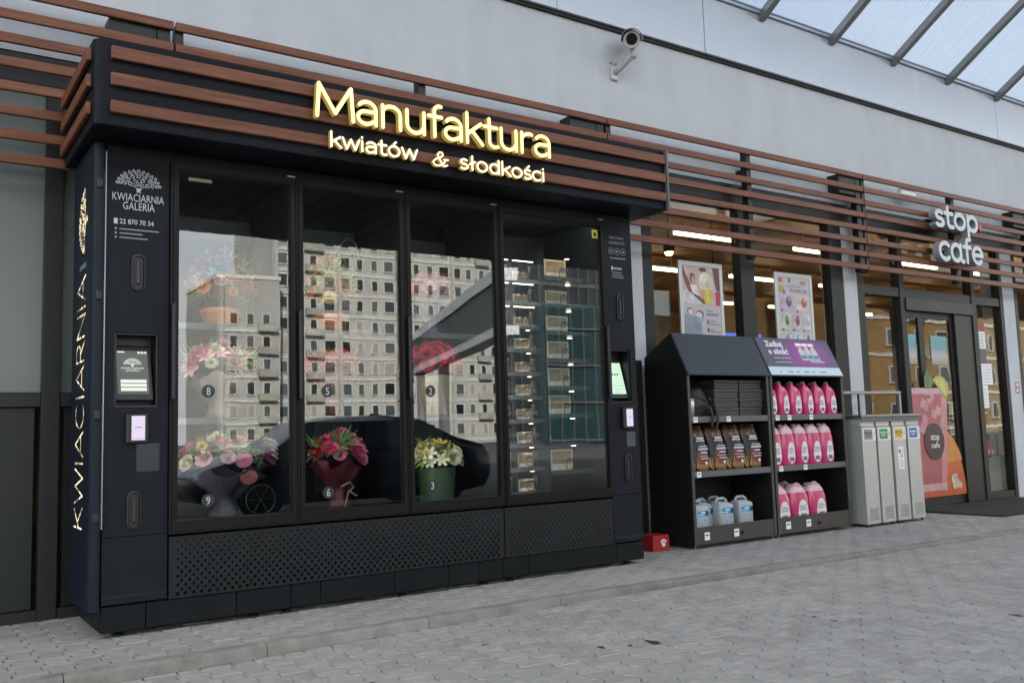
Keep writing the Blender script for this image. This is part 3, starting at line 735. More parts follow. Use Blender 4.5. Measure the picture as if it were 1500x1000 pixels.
def grip(parent, cx, cz, wd=.042, h=.115, y=0.0):
    w = MB()
    def pill(r_, hh, yy): return [(cx + r_ * math.cos(R(a)), yy, cz + hh + r_ * math.sin(R(a))) for a in range(0, 181, 20)] + [(cx + r_ * math.cos(R(a)), yy, cz - hh + r_ * math.sin(R(a))) for a in range(180, 361, 20)]
    w.loft([pill(wd, h - wd, y - .0005), pill(wd * .98, h - wd, y - .011), pill(wd * .76, h - wd, y - .013), pill(wd * .64, h - wd, y - .003)], cap0=False)
    hd = w.build('handle', black, parent)
    w = MB(); w.box(cx - wd * .3, cx + wd * .3, y - .016, y - .003, cz - h * .62, cz + h * .62, .006); w.build('lever', mat('handle_lever', (.018, .018, .02), .4, var=.1), hd)
    return hd
screen_dark = emit_mat('screen_grey', (0.16, 0.17, 0.16), 0.14)
screen_lit = emit_mat('screen_white', (0.93, 1.0, 0.86), 0.26)
screen_pink = emit_mat('reader_display', (0.86, 0.74, 0.98), 0.26)
screen_mint = emit_mat('screen_mint', (0.72, 1.0, 0.76), 0.26)
ink = mat('screen_ink', (0.02, 0.02, 0.02), 0.6)

lp = pillar(0.0, 0.362, 0.055, 0.305, 1.315, 1.765, True)
s_, T = tilt_screen(lp, 0.083, 0.262, 1.40, 1.665, 0.030, 0.105)
screen_rect(s_, T, 0, 1, 0, 1, .002, screen_dark)
for u0, u1, v0, v1 in ((.10, .92, .255, .33), (.10, .92, .165, .235), (.10, .92, .07, .145), (.04, .26, .955, .985), (.68, .76, .94, .985), (.79, .87, .94, .985), (.90, .97, .94, .985)):
    screen_rect(s_, T, u0, u1, v0, v1, .004, screen_lit, 'button')
flat_to_mb(LOGO[0], LOGO[1], lambda a, b, d: T(.22 + a * .56, .63 + b * .36, .004), 0).build('tree_emblem', screen_lit, s_)
for body, u0, u1, v0 in (('KWIACIARNIA', .14, .86, .575), ('GALERIA', .27, .72, .52)):
    v, f = glyphs(body, res=2); x0_, sx, sy = fit(v, u1 - u0, .045)
    flat_to_mb(v, f, lambda a, b, d: T(u0 + (a - x0_) * sx, v0 + b * sy, .004), 0).build('lettering', screen_lit, s_)
w = MB(); w.box(.118, .245, -.04, -.001, 1.105, 1.285, .008); rd = w.build('card_reader', black, lp)
w = MB(); w.box(.147, .222, -.0425, -.041, 1.125, 1.268); w.build('display', screen_pink, rd)
bar(rd, .165, .205, 1.198, 1.203, dimprint, -.0438); 
for q in range(4): bar(rd, .153 + q * .018, .160 + q * .018, 1.134, 1.139, dimprint, -.0438)
bar(lp, .184, .314, .94, 1.105, mat('dark_sticker', (.008, .014, .026), .3, var=.1), name='sticker')
grip(lp, .184, 2.127); grip(lp, .172, .715)
logo_at(lp, lambda a, b, d: (.052 + a * .258, -.0015, 2.622 + b * .258), silverprint)
front_text(lp, 'KWIACIARNIA', .032, -.0015, 2.565, silverprint, .298, .046); front_text(lp, 'GALERIA', .092, -.0015, 2.512, silverprint, .183, .046)
bar(lp, .042, .064, 2.418, 2.452, silverprint, name='phone_symbol'); front_text(lp, '22 870 70 34', .075, -.0015, 2.422, silverprint, .195, .030, bold=.01)
for z_, x1_ in ((2.384, .30), (2.358, .205), (2.332, .235)):
    bar(lp, .048, .060, z_, z_ + .012, dimprint); bar(lp, .075, x1_, z_ + .002, z_ + .009, dimprint)

rp_ = pillar(3.852, 4.168, 3.895, 4.105, 1.315, 1.765, False)
s_, T = tilt_screen(rp_, 3.925, 4.075, 1.395, 1.66, 0.030, 0.105)
screen_rect(s_, T, 0, 1, 0, 1, .002, screen_mint)
for u0 in (.22, .40, .58): screen_rect(s_, T, u0, u0 + .10, .60, .65, .004, ink, 'button')
for v0, u1 in ((.26, .9), (.14, .9), (.06, .6)): screen_rect(s_, T, .12, u1, v0, v0 + .008, .004, ink, 'print_line')
w = MB(); w.box(3.975, 4.095, -.04, -.001, 1.105, 1.285, .008); rd = w.build('card_reader', black, rp_)
w = MB(); w.box(4.003, 4.072, -.0425, -.041, 1.125, 1.268); w.build('display', screen_pink, rd)
bar(rd, 4.02, 4.055, 1.198, 1.203, dimprint, -.0438)
bar(rp_, 4.03, 4.125, .96, 1.08, mat('grey_sticker', (.06, .065, .07), .4, var=.1), name='sticker')
grip(rp_, 4.014, 2.122, .036); grip(rp_, 4.03, .785, .036)
front_text(rp_, 'PRACOWNIA', 3.93, -.0015, 2.70, dimprint, .155, .022); front_text(rp_, 'CUKIERNICZA', 3.918, -.0015, 2.658, dimprint, .18, .022)
for k in range(3):
    w = MB(); cx = 3.943 + k * .066
    w.loft([[(cx + r_ * math.cos(a), -.0015, 2.595 + r_ * math.sin(a)) for a in [q * math.tau / 20 for q in range(20)]] for r_ in (.029, .025)], False, False)
    w.box(cx - .010, cx + .010, -.0016, -.0004, 2.588, 2.603); w.build('round_symbol', dimprint, rp_)
bar(rp_, 3.93, 4.10, 2.532, 2.540, dimprint)
bar(rp_, 3.94, 3.955, 2.435, 2.465, silverprint, name='phone_symbol'); bar(rp_, 3.962, 4.055, 2.440, 2.458, dimprint)
for z_, x1_ in ((2.412, 4.05), (2.392, 4.06), (2.372, 4.075)): bar(rp_, 3.945, x1_, z_, z_ + .006, dimprint)

# ---- rounded side panel with lit lettering, on hinges
PX = -0.078
ol = [(-0.012, 0.62), (-0.012, -0.015)] + arc_pts(PX + .055, -.02 + .055, .055, 270, 180) + [(PX, 0.62)]
w = MB(); w.loft([[(x, y, .16) for x, y in ol], [(x, y, 2.90) for x, y in ol]]); sp_ = w.build('side_panel', navy_side, vm, smooth=True, autos=35)
glow = emit_mat('side_letter_glow', (1.0, 0.82, 0.52), 0.42)
gn, gk = glow.node_tree.nodes, glow.node_tree.links
gz = gn.new('ShaderNodeTexNoise'); gz.inputs['Scale'].default_value = 16; gg = gn.new('ShaderNodeNewGeometry'); gk.new(gg.outputs['Position'], gz.inputs['Vector'])
gr_ = gn.new('ShaderNodeMapRange'); gr_.inputs['From Min'].default_value = .42; gr_.inputs['From Max'].default_value = .6; gr_.inputs['To Min'].default_value = .05; gr_.inputs['To Max'].default_value = .5
gk.new(gz.outputs['Fac'], gr_.inputs['Value']); gk.new(gr_.outputs[0], gn['Principled BSDF'].inputs['Emission Strength'])
stroke_letters('KWIACIARNIA', .60, 2.12,   .27, .0055, lambda a, b, d: (PX - .0015 - d, .17 + b, a), 0, [glow], sp_, 'side_letter')
flat_to_mb(LOGO[0], LOGO[1], lambda a, b, d: (PX - .0015, .14 + b * .52, 2.27 + a * .40), 0).build('tree_emblem', glow, sp_)
v, f = glyphs('GALERIA', res=2); x0_, sx, sy = fit(v, .05, .03)
w = MB(); w.box(PX - .002, PX - .0003, .17, .38, 2.175, 2.205); w.build('side_strip', mat('pale_blue_print', (.13, .19, .25), .5), sp_)
for z_ in (.66, 1.25, 1.95, 2.62):
    w = MB(); w.box(-.055, -.02, -.03, -.008, z_, z_ + .06, .006); w.tube([(-.012, -.012, z_ - .02), (-.012, -.012, z_ + .09)], .008, 6); w.build('hinge', black, vm)
w = MB(); w.tube([(-.006, -.016, .62), (-.006, -.016, 2.85)], .005, 6); w.build('hinge_rod', steel, vm)

# ---- shell, dividers and linings
def part(name, m, *boxes, c=0.0, par=None):
    w = MB()
    for b in boxes: w.box(*b, c)
    return w.build(name, m, par or vm)
part('back_panel', inner_m, (.362, 3.852, .775, .80, .55, 2.845))
part('cabinet_roof', navy, (.0, 4.168, .0, .80, 2.846, 2.902))
part('cabinet_floor', inner_m, (.362, 3.852, .045, .774, .552, .60))
part('cabinet_ceiling', inner_m, (.362, 3.852, .045, .774, 2.832, 2.845))
for x0, x1 in ((.363, .40), (1.155, 1.185), (1.965, 1.995), (2.77, 2.815), (3.815, 3.851)):
    part('bay_wall', inner_m, (x0, x1, .045, .774, .601, 2.831))
part('gift_column_wall', inner_m, (3.30, 3.325, .12, .774, .601, 2.56))
# shelves
shelf_m = mat('shelf_glass', (.03, .035, .04), .3, var=.05)
for x0, x1 in ((.401, 1.154), (1.186, 1.964), (1.996, 2.769)):
    for z_ in (1.235, 1.84):
        s_ = part('shelf', shelf_m, (x0, x1, .16, .772, z_, z_ + .016)); part('shelf_lip', mat('lip_grey', (.07, .075, .08), .4), (x0, x1, .148, .159, z_ - .02, z_ + .02), par=s_)
    # pale service panel with vent holes on the back
    b_ = part('air_panel', mat('air_panel_m', (.03, .033, .038), .5, var=.06), (x0 + .42, x1 - .06, .755, .774, .70, 2.62))
    part('air_duct', mat('air_panel_m', (.13, .14, .16), .5), (x0 + .05, x1 - .08, .60, .753, 2.50, 2.66), c=.01)
    for q in range(3):
        for zz in (1.06, 1.66):
            w = MB(); w.lathe([(.022, 0), (.022, .004)], x0 + .47 + q * .07, .750, 10, 'y', zz); w.build('vent_hole', black, b_)
fill_led = emit_mat('fill_led_strip', (1.0, 0.93, 0.84), 10.0)
led_dim = emit_mat('led_dim', (1.0, 0.86, 0.68), 2.4)
fill_led_shelf = emit_mat('fill_led_shelf', (1.0, 0.93, 0.84), 7.0)
for x0, x1 in ((.401, 1.154), (1.186, 1.964), (1.996, 2.769)):
    for xx in (x0 + .0015,): part('fill_led_strip', fill_led, (xx, xx + .010, .052, .066, .63, 2.74))  # unseen strips added behind the door frames to brighten the bouquets
    for z_ in (1.235, 1.84): part('fill_led_strip', fill_led_shelf, (x0 + .05, x1 - .05, .165, .175, z_ - .008, z_ - .001))  # fill strips added out of sight under the shelves

fill_led_gift = emit_mat('fill_led_gift', (1.0, 0.88, 0.72), 26.0)
part('fill_led_strip', fill_led_gift, (2.8165, 2.8285, .052, .066, .63, 2.74)); part('fill_led_strip', fill_led_gift, (2.86, 3.78, .046, .056, 2.812, 2.826))  # hidden strips added to light the carton fronts
# ---- doors
num_m = mat('number_sticker', (.015, .02, .022), .4)
DOORS = ((.366, 1.168), (1.172, 1.976), (1.980, 2.784), (2.790, 3.848))
for k, (x0, x1) in enumerate(DOORS):
    w = MB(); w.ring_plate(x0, x1, .562, 2.838, x0 + .050, x1 - .042, .638, 2.785, -.022, .040)
    d_ = w.build('door', doorframe_m, vm)
    w = MB(); w.ring_plate(x0 + .016, x1 - .012, .578, 2.826, x0 + .044, x1 - .036, .632, 2.791, -.030, -.0225, back=False); w.build('door_trim', doorframe_m, d_)
    w = MB(); w.box(x0 + .0505, x1 - .0425, -.008, -.002, .6385, 2.7845); w.build('glass_pane', door_glass, d_)
    hx = x0 + .004 if k != 3 else x1 - .026
    w = MB(); w.box(hx, hx + .022, -.062, -.031, 1.36, 1.95, .006); w.build('door_handle', black, d_)
    w = MB(); w.box(x1 - .06, x1 - .004, -.034, -.015, 2.840, 2.849); w.build('hinge', steel, d_)
    if k < 3:
        for z_, t in ((.745, str((3 - k) * 3)), (1.415, str((3 - k) * 3 - 1))):
            cx = x0 + .235 - .02 * k
            w = MB(); w.lathe([(.040, 0), (.040, .001)], cx, -.0105, 24, 'y', z_); st = w.build('number_sticker', num_m, d_)
            front_text(st, t, cx - .012, -.0115, z_ - .025, silverprint, .024, .050)
bar(DOOR4 := d_, 3.735, 3.795, 2.685, 2.755, mat('warning_yellow', (.75, .66, .06), .5), -.0105, 'warning_sticker')
w = MB(); w.add([(3.748, -.0115, 2.70), (3.782, -.0115, 2.70), (3.782, -.0115, 2.712), (3.772, -.0115, 2.735), (3.762, -.0115, 2.74), (3.748, -.0115, 2.715)], [tuple(range(6))]); w.build('warning_mark', ink, DOOR4)
bar(d_, 0, 0, 0, 0, ink) if False else None
part('closer_plate', mat('closer', (.25, .23, .15), .4), (.475, .62, -.0095, -.0085, 2.735, 2.757))

# ---- perforated grilles, plinth, feet
def grille(x0, x1, z0, z1, px, rows, r0, r1):
    w = MB(); rh = (z1 - z0) / rows; Y = -.004
    for j in range(rows):
        za, zb = z0 + j * rh, z0 + (j + 1) * rh; zc = (za + zb) / 2; r_ = r1 + (r0 - r1) * j / (rows - 1)
        n_ = int((x1 - x0) / px); off = (x1 - x0 - n_ * px) / 2
        xs = x0 + off + (px / 2 if j % 2 else 0); n2 = n_ - (1 if j % 2 else 0)
        if xs > x0 + 1e-4: w.add([(x0, Y, za), (xs, Y, za), (xs, Y, zb), (x0, Y, zb)], [(0, 1, 2, 3)])
        xe = xs + n2 * px
        if xe < x1 - 1e-4: w.add([(xe, Y, za), (x1, Y, za), (x1, Y, zb), (xe, Y, zb)], [(0, 1, 2, 3)])
        for i in range(n2):
            a, b = xs + i * px, xs + (i + 1) * px; c = (a + b) / 2
            sq = [(b, zc), (b, zb), (c, zb), (a, zb), (a, zc), (a, za), (c, za), (b, za)]
            ho = [(c + r_ * math.cos(R(q * 45)), zc + r_ * math.sin(R(q * 45))) for q in range(8)]
            v = [(p[0], Y, p[1]) for p in sq] + [(p[0], Y, p[1]) for p in ho] + [(p[0], Y + .008, p[1]) for p in ho]
            w.add(v, [(q, 8 + q, 8 + (q + 1) % 8, (q + 1) % 8) for q in range(8)] + [(8 + q, 16 + q, 16 + (q + 1) % 8, 8 + (q + 1) % 8) for q in range(8)])
    gp = w.build('grille_panel', grille_m, vm)
    part('grille_frame', grille_m, (x0 - .012, x1 + .012, -.005, .02, z1, z1 + .016), (x0 - .012, x1 + .012, -.005, .02, z0 - .012, z0), (x0 - .012, x0, -.005, .02, z0, z1), (x1, x1 + .012, -.005, .02, z0, z1), par=gp)
    part('grille_backing', black, (x0, x1, .04, .06, z0, z1), par=gp)
grille(.385, 2.765, .194, .528, .047, 13, .0062, .0118)
grille(2.80, 3.832, .194, .528, .042, 13, .0045, .0078)
xs = [0.0, .245, .78, 1.13, 1.33, 1.87, 2.30, 2.56, 2.765, 3.0, 3.87, 4.168]
for a, b in zip(xs, xs[1:]): part('plinth_panel', plinth_m, (a + .0022, b - .0022, .0, .02, .034, .176), c=.003)
part('plinth_side', plinth_m, (.0, .02, .021, .78, .034, .176)); part('plinth_side', plinth_m, (4.148, 4.168, .021, .78, .034, .176))
part('plinth_core', black, (.03, 4.14, .05, .75, .05, .175))
for fx in (.10, .9, 1.12, 1.95, 2.62, 2.86, 4.02):
    w = MB(); w.lathe([(.034, 0.002), (.034, .010), (.022, .018), (.010, .022), (.010, .05)], fx, .055, 12); w.build('foot', black, vm)
for fx in (.10, 2.0, 4.02):
    w = MB(); w.lathe([(.034, 0.002), (.034, .010), (.022, .018), (.010, .022), (.010, .05)], fx, .70, 12); w.build('foot', black, vm)

# ---- confectionery bay: trays with spirals
ROW1 = [2.505 - .1875 * k for k in range(1, 11)]
coil_m = mat('coil_wire', (.03, .03, .032), .35, metal=.5)
def coil(par, x, y, z, r_=.045):
    w = MB(); w.tube([(x + r_ * math.cos(t), y + .0055 * t, z + r_ * math.sin(t)) for t in [q * .45 for q in range(70)]], .0035, 4); return w.build('coil', coil_m, par)
for k, z_ in enumerate(ROW1):
    t_ = part('gift_tray', shelf_m, (2.816, 3.299, .17, .774, z_ - .016, z_))
    part('tray_front', mat('tray_front_m', (.05, .05, .055), .35), (2.816, 3.299, .158, .169, z_ - .022, z_ + .012), par=t_)
    part('lane_wall', inner_m, (3.052, 3.062, .2, .774, z_ + .001, z_ + .165), par=t_)
    coil(t_, 2.945, .20, z_ + .05); coil(t_, 3.20, .20, z_ + .05, .04)
    for xx in (2.83, 3.075):
        part('tray_led', led_dim, (xx, xx + .20, .20, .212, z_ + .160, z_ + .165), par=t_) if k < 3 else part('tray_led', led_dim, (xx + .12, xx + .145, .20, .22, z_ + .160, z_ + .165), par=t_)
ROW2 = [2.36 - .226 * k for k in range(8)]
for k, z_ in enumerate(ROW2):
    t_ = part('gift_tray', shelf_m, (3.326, 3.814, .17, .774, z_ - .016, z_)); part('tray_front', mat('tray_front_m', (.05, .05, .055), .35), (3.326, 3.814, .158, .169, z_ - .022, z_ + .012), par=t_)
    coil(t_, 3.60, .20, z_ + .05)
    part('tray_led', led_dim, (3.70, 3.73, .30, .33, z_ + .197, z_ + .202), par=t_)

# ================================================================== GOODS IN THE CABINET
cream = mat('gift_carton', (.74, .58, .41), .6, var=.1, rnd=.12)
cream2 = mat('gift_carton_inner', (.36, .22, .12), .6, var=.25, vscale=20)
ribbon_m = mat('gift_ribbon', (.45, .12, .10), .5)
def gift(x, y, z, wd, h, label, group):
    g_ = thing('gift_box', label, 'gift box', (x, y, z), 0, group)
    w = MB(); w.ring_plate(-wd / 2, wd / 2, 0, h, -wd / 2 + .014, wd / 2 - .014, h * .34, h - .014, 0, .012); w.box(-wd / 2, wd / 2, .013, .16, 0, h, .003); w.build('carton', cream, g_, local=True)
    w = MB(); w.box(-wd / 2 + .0145, wd / 2 - .0145, .004, .012, h * .345, h - .0145); w.build('box_window', cream2, g_, local=True)
    w = MB(); w.box(-wd / 2 + .02, -wd / 2 + .06, -.003, -.0005, .012, h * .28); w.build('box_label', white, g_, local=True)
for k, z_ in enumerate(ROW1):
    h_ = .085 if k < 3 else (.10, .095, .10, .095, .10, .12, .10)[k - 3]
    gift(3.175, .25, z_ + .001, .155, h_, 'cream gift carton in the narrow tray column, %s tray from the top' % ORD[k], 'gift cartons in the narrow tray column')
    gift(2.925, .26, z_ + .001, .13, h_ * .95, 'small carton beside the cabinet mullion, %s narrow tray from the top' % ORD[k], 'small cartons beside the mullion')
wall_shade_m = mat('wall_shade_cylinder', (.035, .03, .035), .3, var=.1)  # pale-topped dark cylinders added to suggest spot-lit, shaded tray walls
for k, z_ in enumerate(ROW1):
    for xx, side_ in ((3.02, 'between the small and large cartons'), (3.272, 'right of the large carton')):
        cu2 = thing('wall_shade_cylinder', 'added dark cylinder for tray wall shade %s, %s narrow tray from the top' % (side_, ORD[k]), 'shade cylinder', (xx, .25, z_ + .001), 0, 'wall shade cylinders added in the narrow tray column')
        w = MB(); w.lathe([(.019, 0), (.025, .09), (.026, .11)], seg=12); w.build('shade_body', wall_shade_m, cu2, smooth=True, local=True)
        w = MB(); w.lathe([(.027, .1105), (.027, .118), (.02, .128), (.006, .132)], seg=12); w.build('cup_lid', mat('pale_top_m', (.10, .09, .085), .35, var=.1), cu2, smooth=True, local=True)
for k, z_ in enumerate(ROW2):
    cd_ = thing('gift_card_pack', 'flat pale pack left of the window carton, %s wide tray from the top' % ORD[k], 'gift pack', (3.375, .22, z_ + .001), 0, 'flat pale packs in the wide tray column')
    w = MB(); w.box(-.04, .036, 0, .12, 0, .055, .004); w.build('pack_body', cream, cd_, local=True); w = MB(); w.box(-.03, .026, -.002, -.0005, .012, .04); w.build('pack_label', cream2, cd_, local=True)
for k, z_ in enumerate(ROW2):
    if k == 6: continue
    gift(3.53, .24, z_ + .001, .225, (.165, .13, .145, .16, .165, .165, .165, .175)[k], 'cream window carton in the wide tray column, %s tray from the top' % ORD[k], 'window cartons in the wide tray column')

# ---- blooms
def petal(mb, az, r0, r1, wd, z0, z1, curl):
    ca, sa = math.cos(az), math.sin(az); P = []
    for i in range(4):
        t = i / 3; r_ = r0 + (r1 - r0) * (t ** .7) + (curl * max(0, t - .6) * 2.0); z = z0 + (z1 - z0) * t - curl * max(0, t - .7) * .6
        ww = wd * (.45 + .75 * math.sin(math.pi * (.18 + .62 * t)))
        for j in (-1, 0, 1):
            rr = r_ - abs(j) * ww * .28
            P.append((ca * rr - sa * j * ww, sa * rr + ca * j * ww, z - abs(j) * .02))
    mb.add(P, [(3 * i + j, 3 * i + j + 1, 3 * i + j + 4, 3 * i + j + 3) for i in range(3) for j in range(2)])
def rose_mesh():
    mb = MB()
    for ring, n_, r0, r1, wd, z1, cu_ in ((0, 3, .02, .12, .13, .62, 0), (1, 4, .1, .26, .2, .62, .03), (2, 5, .16, .42, .27, .58, .1), (3, 6, .2, .62, .34, .46, .2), (4, 7, .22, .84, .38, .30, .26)):
        for i in range(n_): petal(mb, math.tau * i / n_ + ring * .5, r0, r1, wd, -.2 - .03 * ring, z1, cu_)
    return mb.mesh('rose')
def mum_mesh():
    mb = MB(); rr = random.Random(5)
    for i in range(70):
        t = i / 70; el = math.acos(1 - 1.25 * t); az = i * 2.39996
        d = Vector((math.sin(el) * math.cos(az), math.sin(el) * math.sin(az), math.cos(el) * .8)); s = Vector((-math.sin(az), math.cos(az), 0)) * .11
        a = d * .35; b = d * (.85 + rr.uniform(0, .15)); mb.add([a - s * .5, a + s * .5, (a + b) / 2 + s, b, (a + b) / 2 - s], [(0, 1, 2, 3, 4)])
    return mb.mesh('mum')
def lily_mesh():
    mb = MB()
    for i in range(6): petal(mb, math.tau * i / 6, .04, .95, .24, -.1, .35, .3)
    for i in range(5): petal(mb, math.tau * i / 5, .01, .18, .06, 0, .6, 0)
    return mb.mesh('lily')
def leaf_mesh():
    mb = MB(); rr = random.Random(8)
    for i in range(9):
        az = i * 2.4; e = rr.uniform(.2, 1.1); d = Vector((math.cos(az) * math.cos(e), math.sin(az) * math.cos(e), math.sin(e))); s = Vector((-math.sin(az), math.cos(az), 0)) * .14
        mb.add([d * .1, d * .5 + s, d * 1.0, d * .5 - s], [(0, 1, 2, 3)])
        mb.add([d * 1.0 + Vector((0, 0, .0)), d * 1.0 + s * .3, d * 1.2, d * 1.0 - s * .3], [(0, 1, 2, 3)])
    return mb.mesh('leaf_spray')
def anth_mesh():
    mb = MB(); P = [(0, 0, .0)] + [(.8 * math.sin(t) * (1 - .1 * math.cos(t)), 0.02 + .18 * math.cos(t * 2), .75 * math.cos(t) - .25 * math.exp(-(t % math.tau - 0) ** 2 * 3)) for t in [q * math.tau / 16 for q in range(16)]]
    mb.add(P, [(0, 1 + q, 1 + (q + 1) % 16) for q in range(16)]); mb.tube([(0, -.05, 0), (0, -.45, .2)], [.07, .04], 6); return mb.mesh('anthurium')
BL = {'rose': rose_mesh(), 'mum': mum_mesh(), 'lily': lily_mesh(), 'leaf': leaf_mesh(), 'anth': anth_mesh()}
for m_ in BL.values():
    m_.materials.append(white); m_.polygons.foreach_set('use_smooth', [True] * len(m_.polygons))
PET = {}
def pm(name, col): return mat('petal_' + name, col, .55, var=.18, vscale=1.5, rnd=.12)
red, pink, hot, pale, yel, org, wht, pur = pm('red', (.50, .012, .03)), pm('pink', (.62, .17, .26)), pm('hot_pink', (.60, .02, .12)), pm('pale_pink', (.70, .38, .40)), pm('yellow', (.62, .47, .12)), pm('orange', (.75, .25, .03)), pm('cream', (.74, .70, .52)), pm('purple', (.36, .04, .22))
grn = mat('bouquet_leaf', (.06, .11, .03), .5, var=.25, rnd=.2); lime = mat('lime_leaf', (.24, .28, .06), .5, var=.25, rnd=.2)
def flowers(par, rx, ry, rz, z0, kinds, n_, size, seed, green=8, gm=grn):
    rr = random.Random(seed)
    for i in range(n_):
        t = (i + .5) / n_; el = math.acos(1 - t * .98); az = i * 2.39996 + rr.uniform(-.2, .2)
        p = (rx * math.sin(el) * math.cos(az), ry * math.sin(el) * math.sin(az), z0 + rz * math.cos(el) + rr.uniform(-.012, .012))
        kind, m_ = kinds[rr.randrange(len(kinds))]; s = size * rr.uniform(.78, 1.15)
        q = Vector((p[0] / rx, p[1] / ry, .75 * math.cos(el) + .35)).to_track_quat('Z', 'Y').to_euler()
        o = link('bloom' if kind != 'leaf' else 'leaf_spray', BL[kind], par, p, q, (s, s, s)); omat(o, m_)
    for i in range(green):
        az = rr.uniform(0, 6.28); el = rr.uniform(.7, 1.5); s = size * rr.uniform(1.3, 2.2)
        p = (rx * .9 * math.sin(el) * math.cos(az), ry * .9 * math.sin(el) * math.sin(az), z0 + rz * .9 * math.cos(el))
        q = Vector((p[0] / rx, p[1] / ry, .5)).to_track_quat('Z', 'Y').to_euler(); o = link('leaf_spray', BL['leaf'], par, p, q, (s, s, s)); omat(o, gm)
def wrap(par, r_top, r_neck, r_bot, h, zn, m, frill=.25, seed=1):
    mb = MB(); rings = []; N = 36
    for t in range(9):
        z = h * t / 8; u = z / h
        r_ = r_bot + (r_neck - r_bot) * min(1, u / zn) if u < zn else r_neck + (r_top - r_neck) * ((u - zn) / (1 - zn)) ** .8
        rings.append([((r_ * (1 + frill * (u ** 2) * math.sin(k * math.tau / N * 9 + seed) * .5 + frill * .3 * math.sin(k * 1.3 + t))) * math.cos(k * math.tau / N), (r_ * (1 + frill * (u ** 2) * math.sin(k * math.tau / N * 9 + seed) * .5)) * math.sin(k * math.tau / N), z + (.05 * u * math.sin(k * math.tau / N * 5 + seed) * frill * 2)) for k in range(N)])
    mb.loft(rings, True, False); mb.build('paper_wrap', m, par, smooth=True, local=True)
def potted(par, r0, r1, h, m, name='flower_box'):
    mb = MB(); mb.lathe([(r0, 0), (r1, h * .8), (r1 * 1.04, h * .8), (r1 * 1.04, h), (r1 * .96, h), (r1 * .94, h * .86)], seg=28); mb.build(name, m, par, smooth=True, local=True, autos=40)
mauve = mat('mauve_wrap', (.10, .085, .12), .5, var=.2); wine = mat('wine_wrap', (.10, .015, .025), .5, var=.2)
b9 = thing('bouquet', 'large mixed bouquet in mauve wrap behind the sticker numbered nine', 'bouquet', (.83, .40, .602), 0, 'bouquets in the flower cabinet')
wrap(b9, .24, .055, .11, .30, .45, mauve, .35)
flowers(b9, .31, .22, .20, .35, [('rose', pink), ('mum', yel), ('rose', pale), ('mum', lime), ('lily', pur), ('leaf', lime), ('leaf', grn), ('mum', yel), ('rose', wht)], 48, .054, 4, 16, grn)
for dx, dz in ((.03, .40), (.06, .29)):
    o = link('bloom', BL['anth'], b9, (dx + .02, -.23, dz - .02), (0, 0, 0), (.072, .072, .072)); omat(o, pink if dz > .3 else mat('petal_dusty', (.42, .10, .12), .4, var=.2))
for q in range(4):
    w = MB(); w.tube([(.18, -.05, .36 + q * .035), (.25, -.08, .42 + q * .03), (.29, -.12, .40 + q * .03), (.31, -.15, .37 + q * .03)], [.013, .016, .014, .006], 7); w.build('catkin', mat('catkin', (.5, .4, .32), .8, var=.1), b9, smooth=True, local=True)
w = MB(); w.tube([(.22 + .10 * math.cos(t), -.06, .105 + .10 * math.sin(t)) for t in [q * math.tau / 24 for q in range(25)]], .004, 5)
for q in range(6): w.tube([(.22, -.06, .105), (.22 + .10 * math.cos(q * 1.047), -.06, .105 + .10 * math.sin(q * 1.047))], .0025, 4)
tag(w.build('wire_ornament', mat('wire_grey', (.10, .11, .12), .4, metal=.5)), 'thin wire wheel ornament beside the large mauve wrapped bouquet', 'ornament').location = (.83, .40, .602)
b6 = thing('bouquet', 'red and pink bouquet in dark wine wrap behind the sticker numbered six', 'bouquet', (1.63, .38, .602), 0, 'bouquets in the flower cabinet')
wrap(b6, .17, .05, .08, .32, .5, wine, .35, 3)
flowers(b6, .19, .16, .17, .36, [('mum', hot), ('rose', hot), ('mum', red), ('rose', pink), ('lily', pink)], 32, .060, 6, 6)
w = MB(); w.tube([(-.02, -.09, .16), (.04, -.11, .19), (.07, -.10, .15), (.03, -.10, .12), (.0, -.10, .02)], .006, 5); w.tube([(.03, -.1, .13), (.09, -.11, .09)], .005, 5); w.build('raffia_bow', mat('raffia', (.35, .26, .15), .7), b6, local=True)
b3 = thing('flower_box_arrangement', 'cream and yellow flowers in a round green box behind the number three', 'bouquet', (2.42, .36, .602), 0, 'bouquets in the flower cabinet')
potted(b3, .13, .14, .255, mat('green_box', (.045, .085, .045), .55, var=.08), 'flower_box')
flowers(b3, .19, .17, .17, .28, [('lily', wht), ('mum', yel), ('rose', wht), ('leaf', lime), ('lily', yel)], 36, .052, 9, 10, lime)
o = link('bloom', BL['rose'], b3, (.05, -.17, .33), (R(80), 0, 0), (.062,) * 3); omat(o, wht)
b8 = thing('bouquet', 'pale pink and blush bouquet on the middle shelf above the number eight', 'bouquet', (.79, .40, 1.252), 0, 'bouquets in the flower cabinet')
wrap(b8, .19, .06, .09, .28, .4, mat('blush_wrap', (.30, .24, .22), .5, var=.1), .3, 5)
flowers(b8, .22, .17, .17, .33, [('rose', pale), ('rose', pink), ('leaf', lime), ('mum', wht), ('lily', pale)], 34, .055, 12, 8, lime)
b5 = thing('bouquet', 'deep red rose bouquet in dark wrap above the number five', 'bouquet', (1.60, .40, 1.252), 0, 'bouquets in the flower cabinet')
wrap(b5, .17, .05, .08, .33, .45, wine, .3, 7); flowers(b5, .18, .15, .10, .36, [('rose', red)], 28, .062, 15, 3)
b2 = thing('bouquet', 'round bouquet of crimson roses above the number two', 'bouquet', (2.43, .38, 1.252), 0, 'bouquets in the flower cabinet')
potted(b2, .13, .15, .30, mat('kraft_box', (.30, .24, .16), .6, var=.1), 'flower_box'); flowers(b2, .20, .17, .19, .36, [('rose', hot), ('rose', red)], 38, .056, 18, 4)
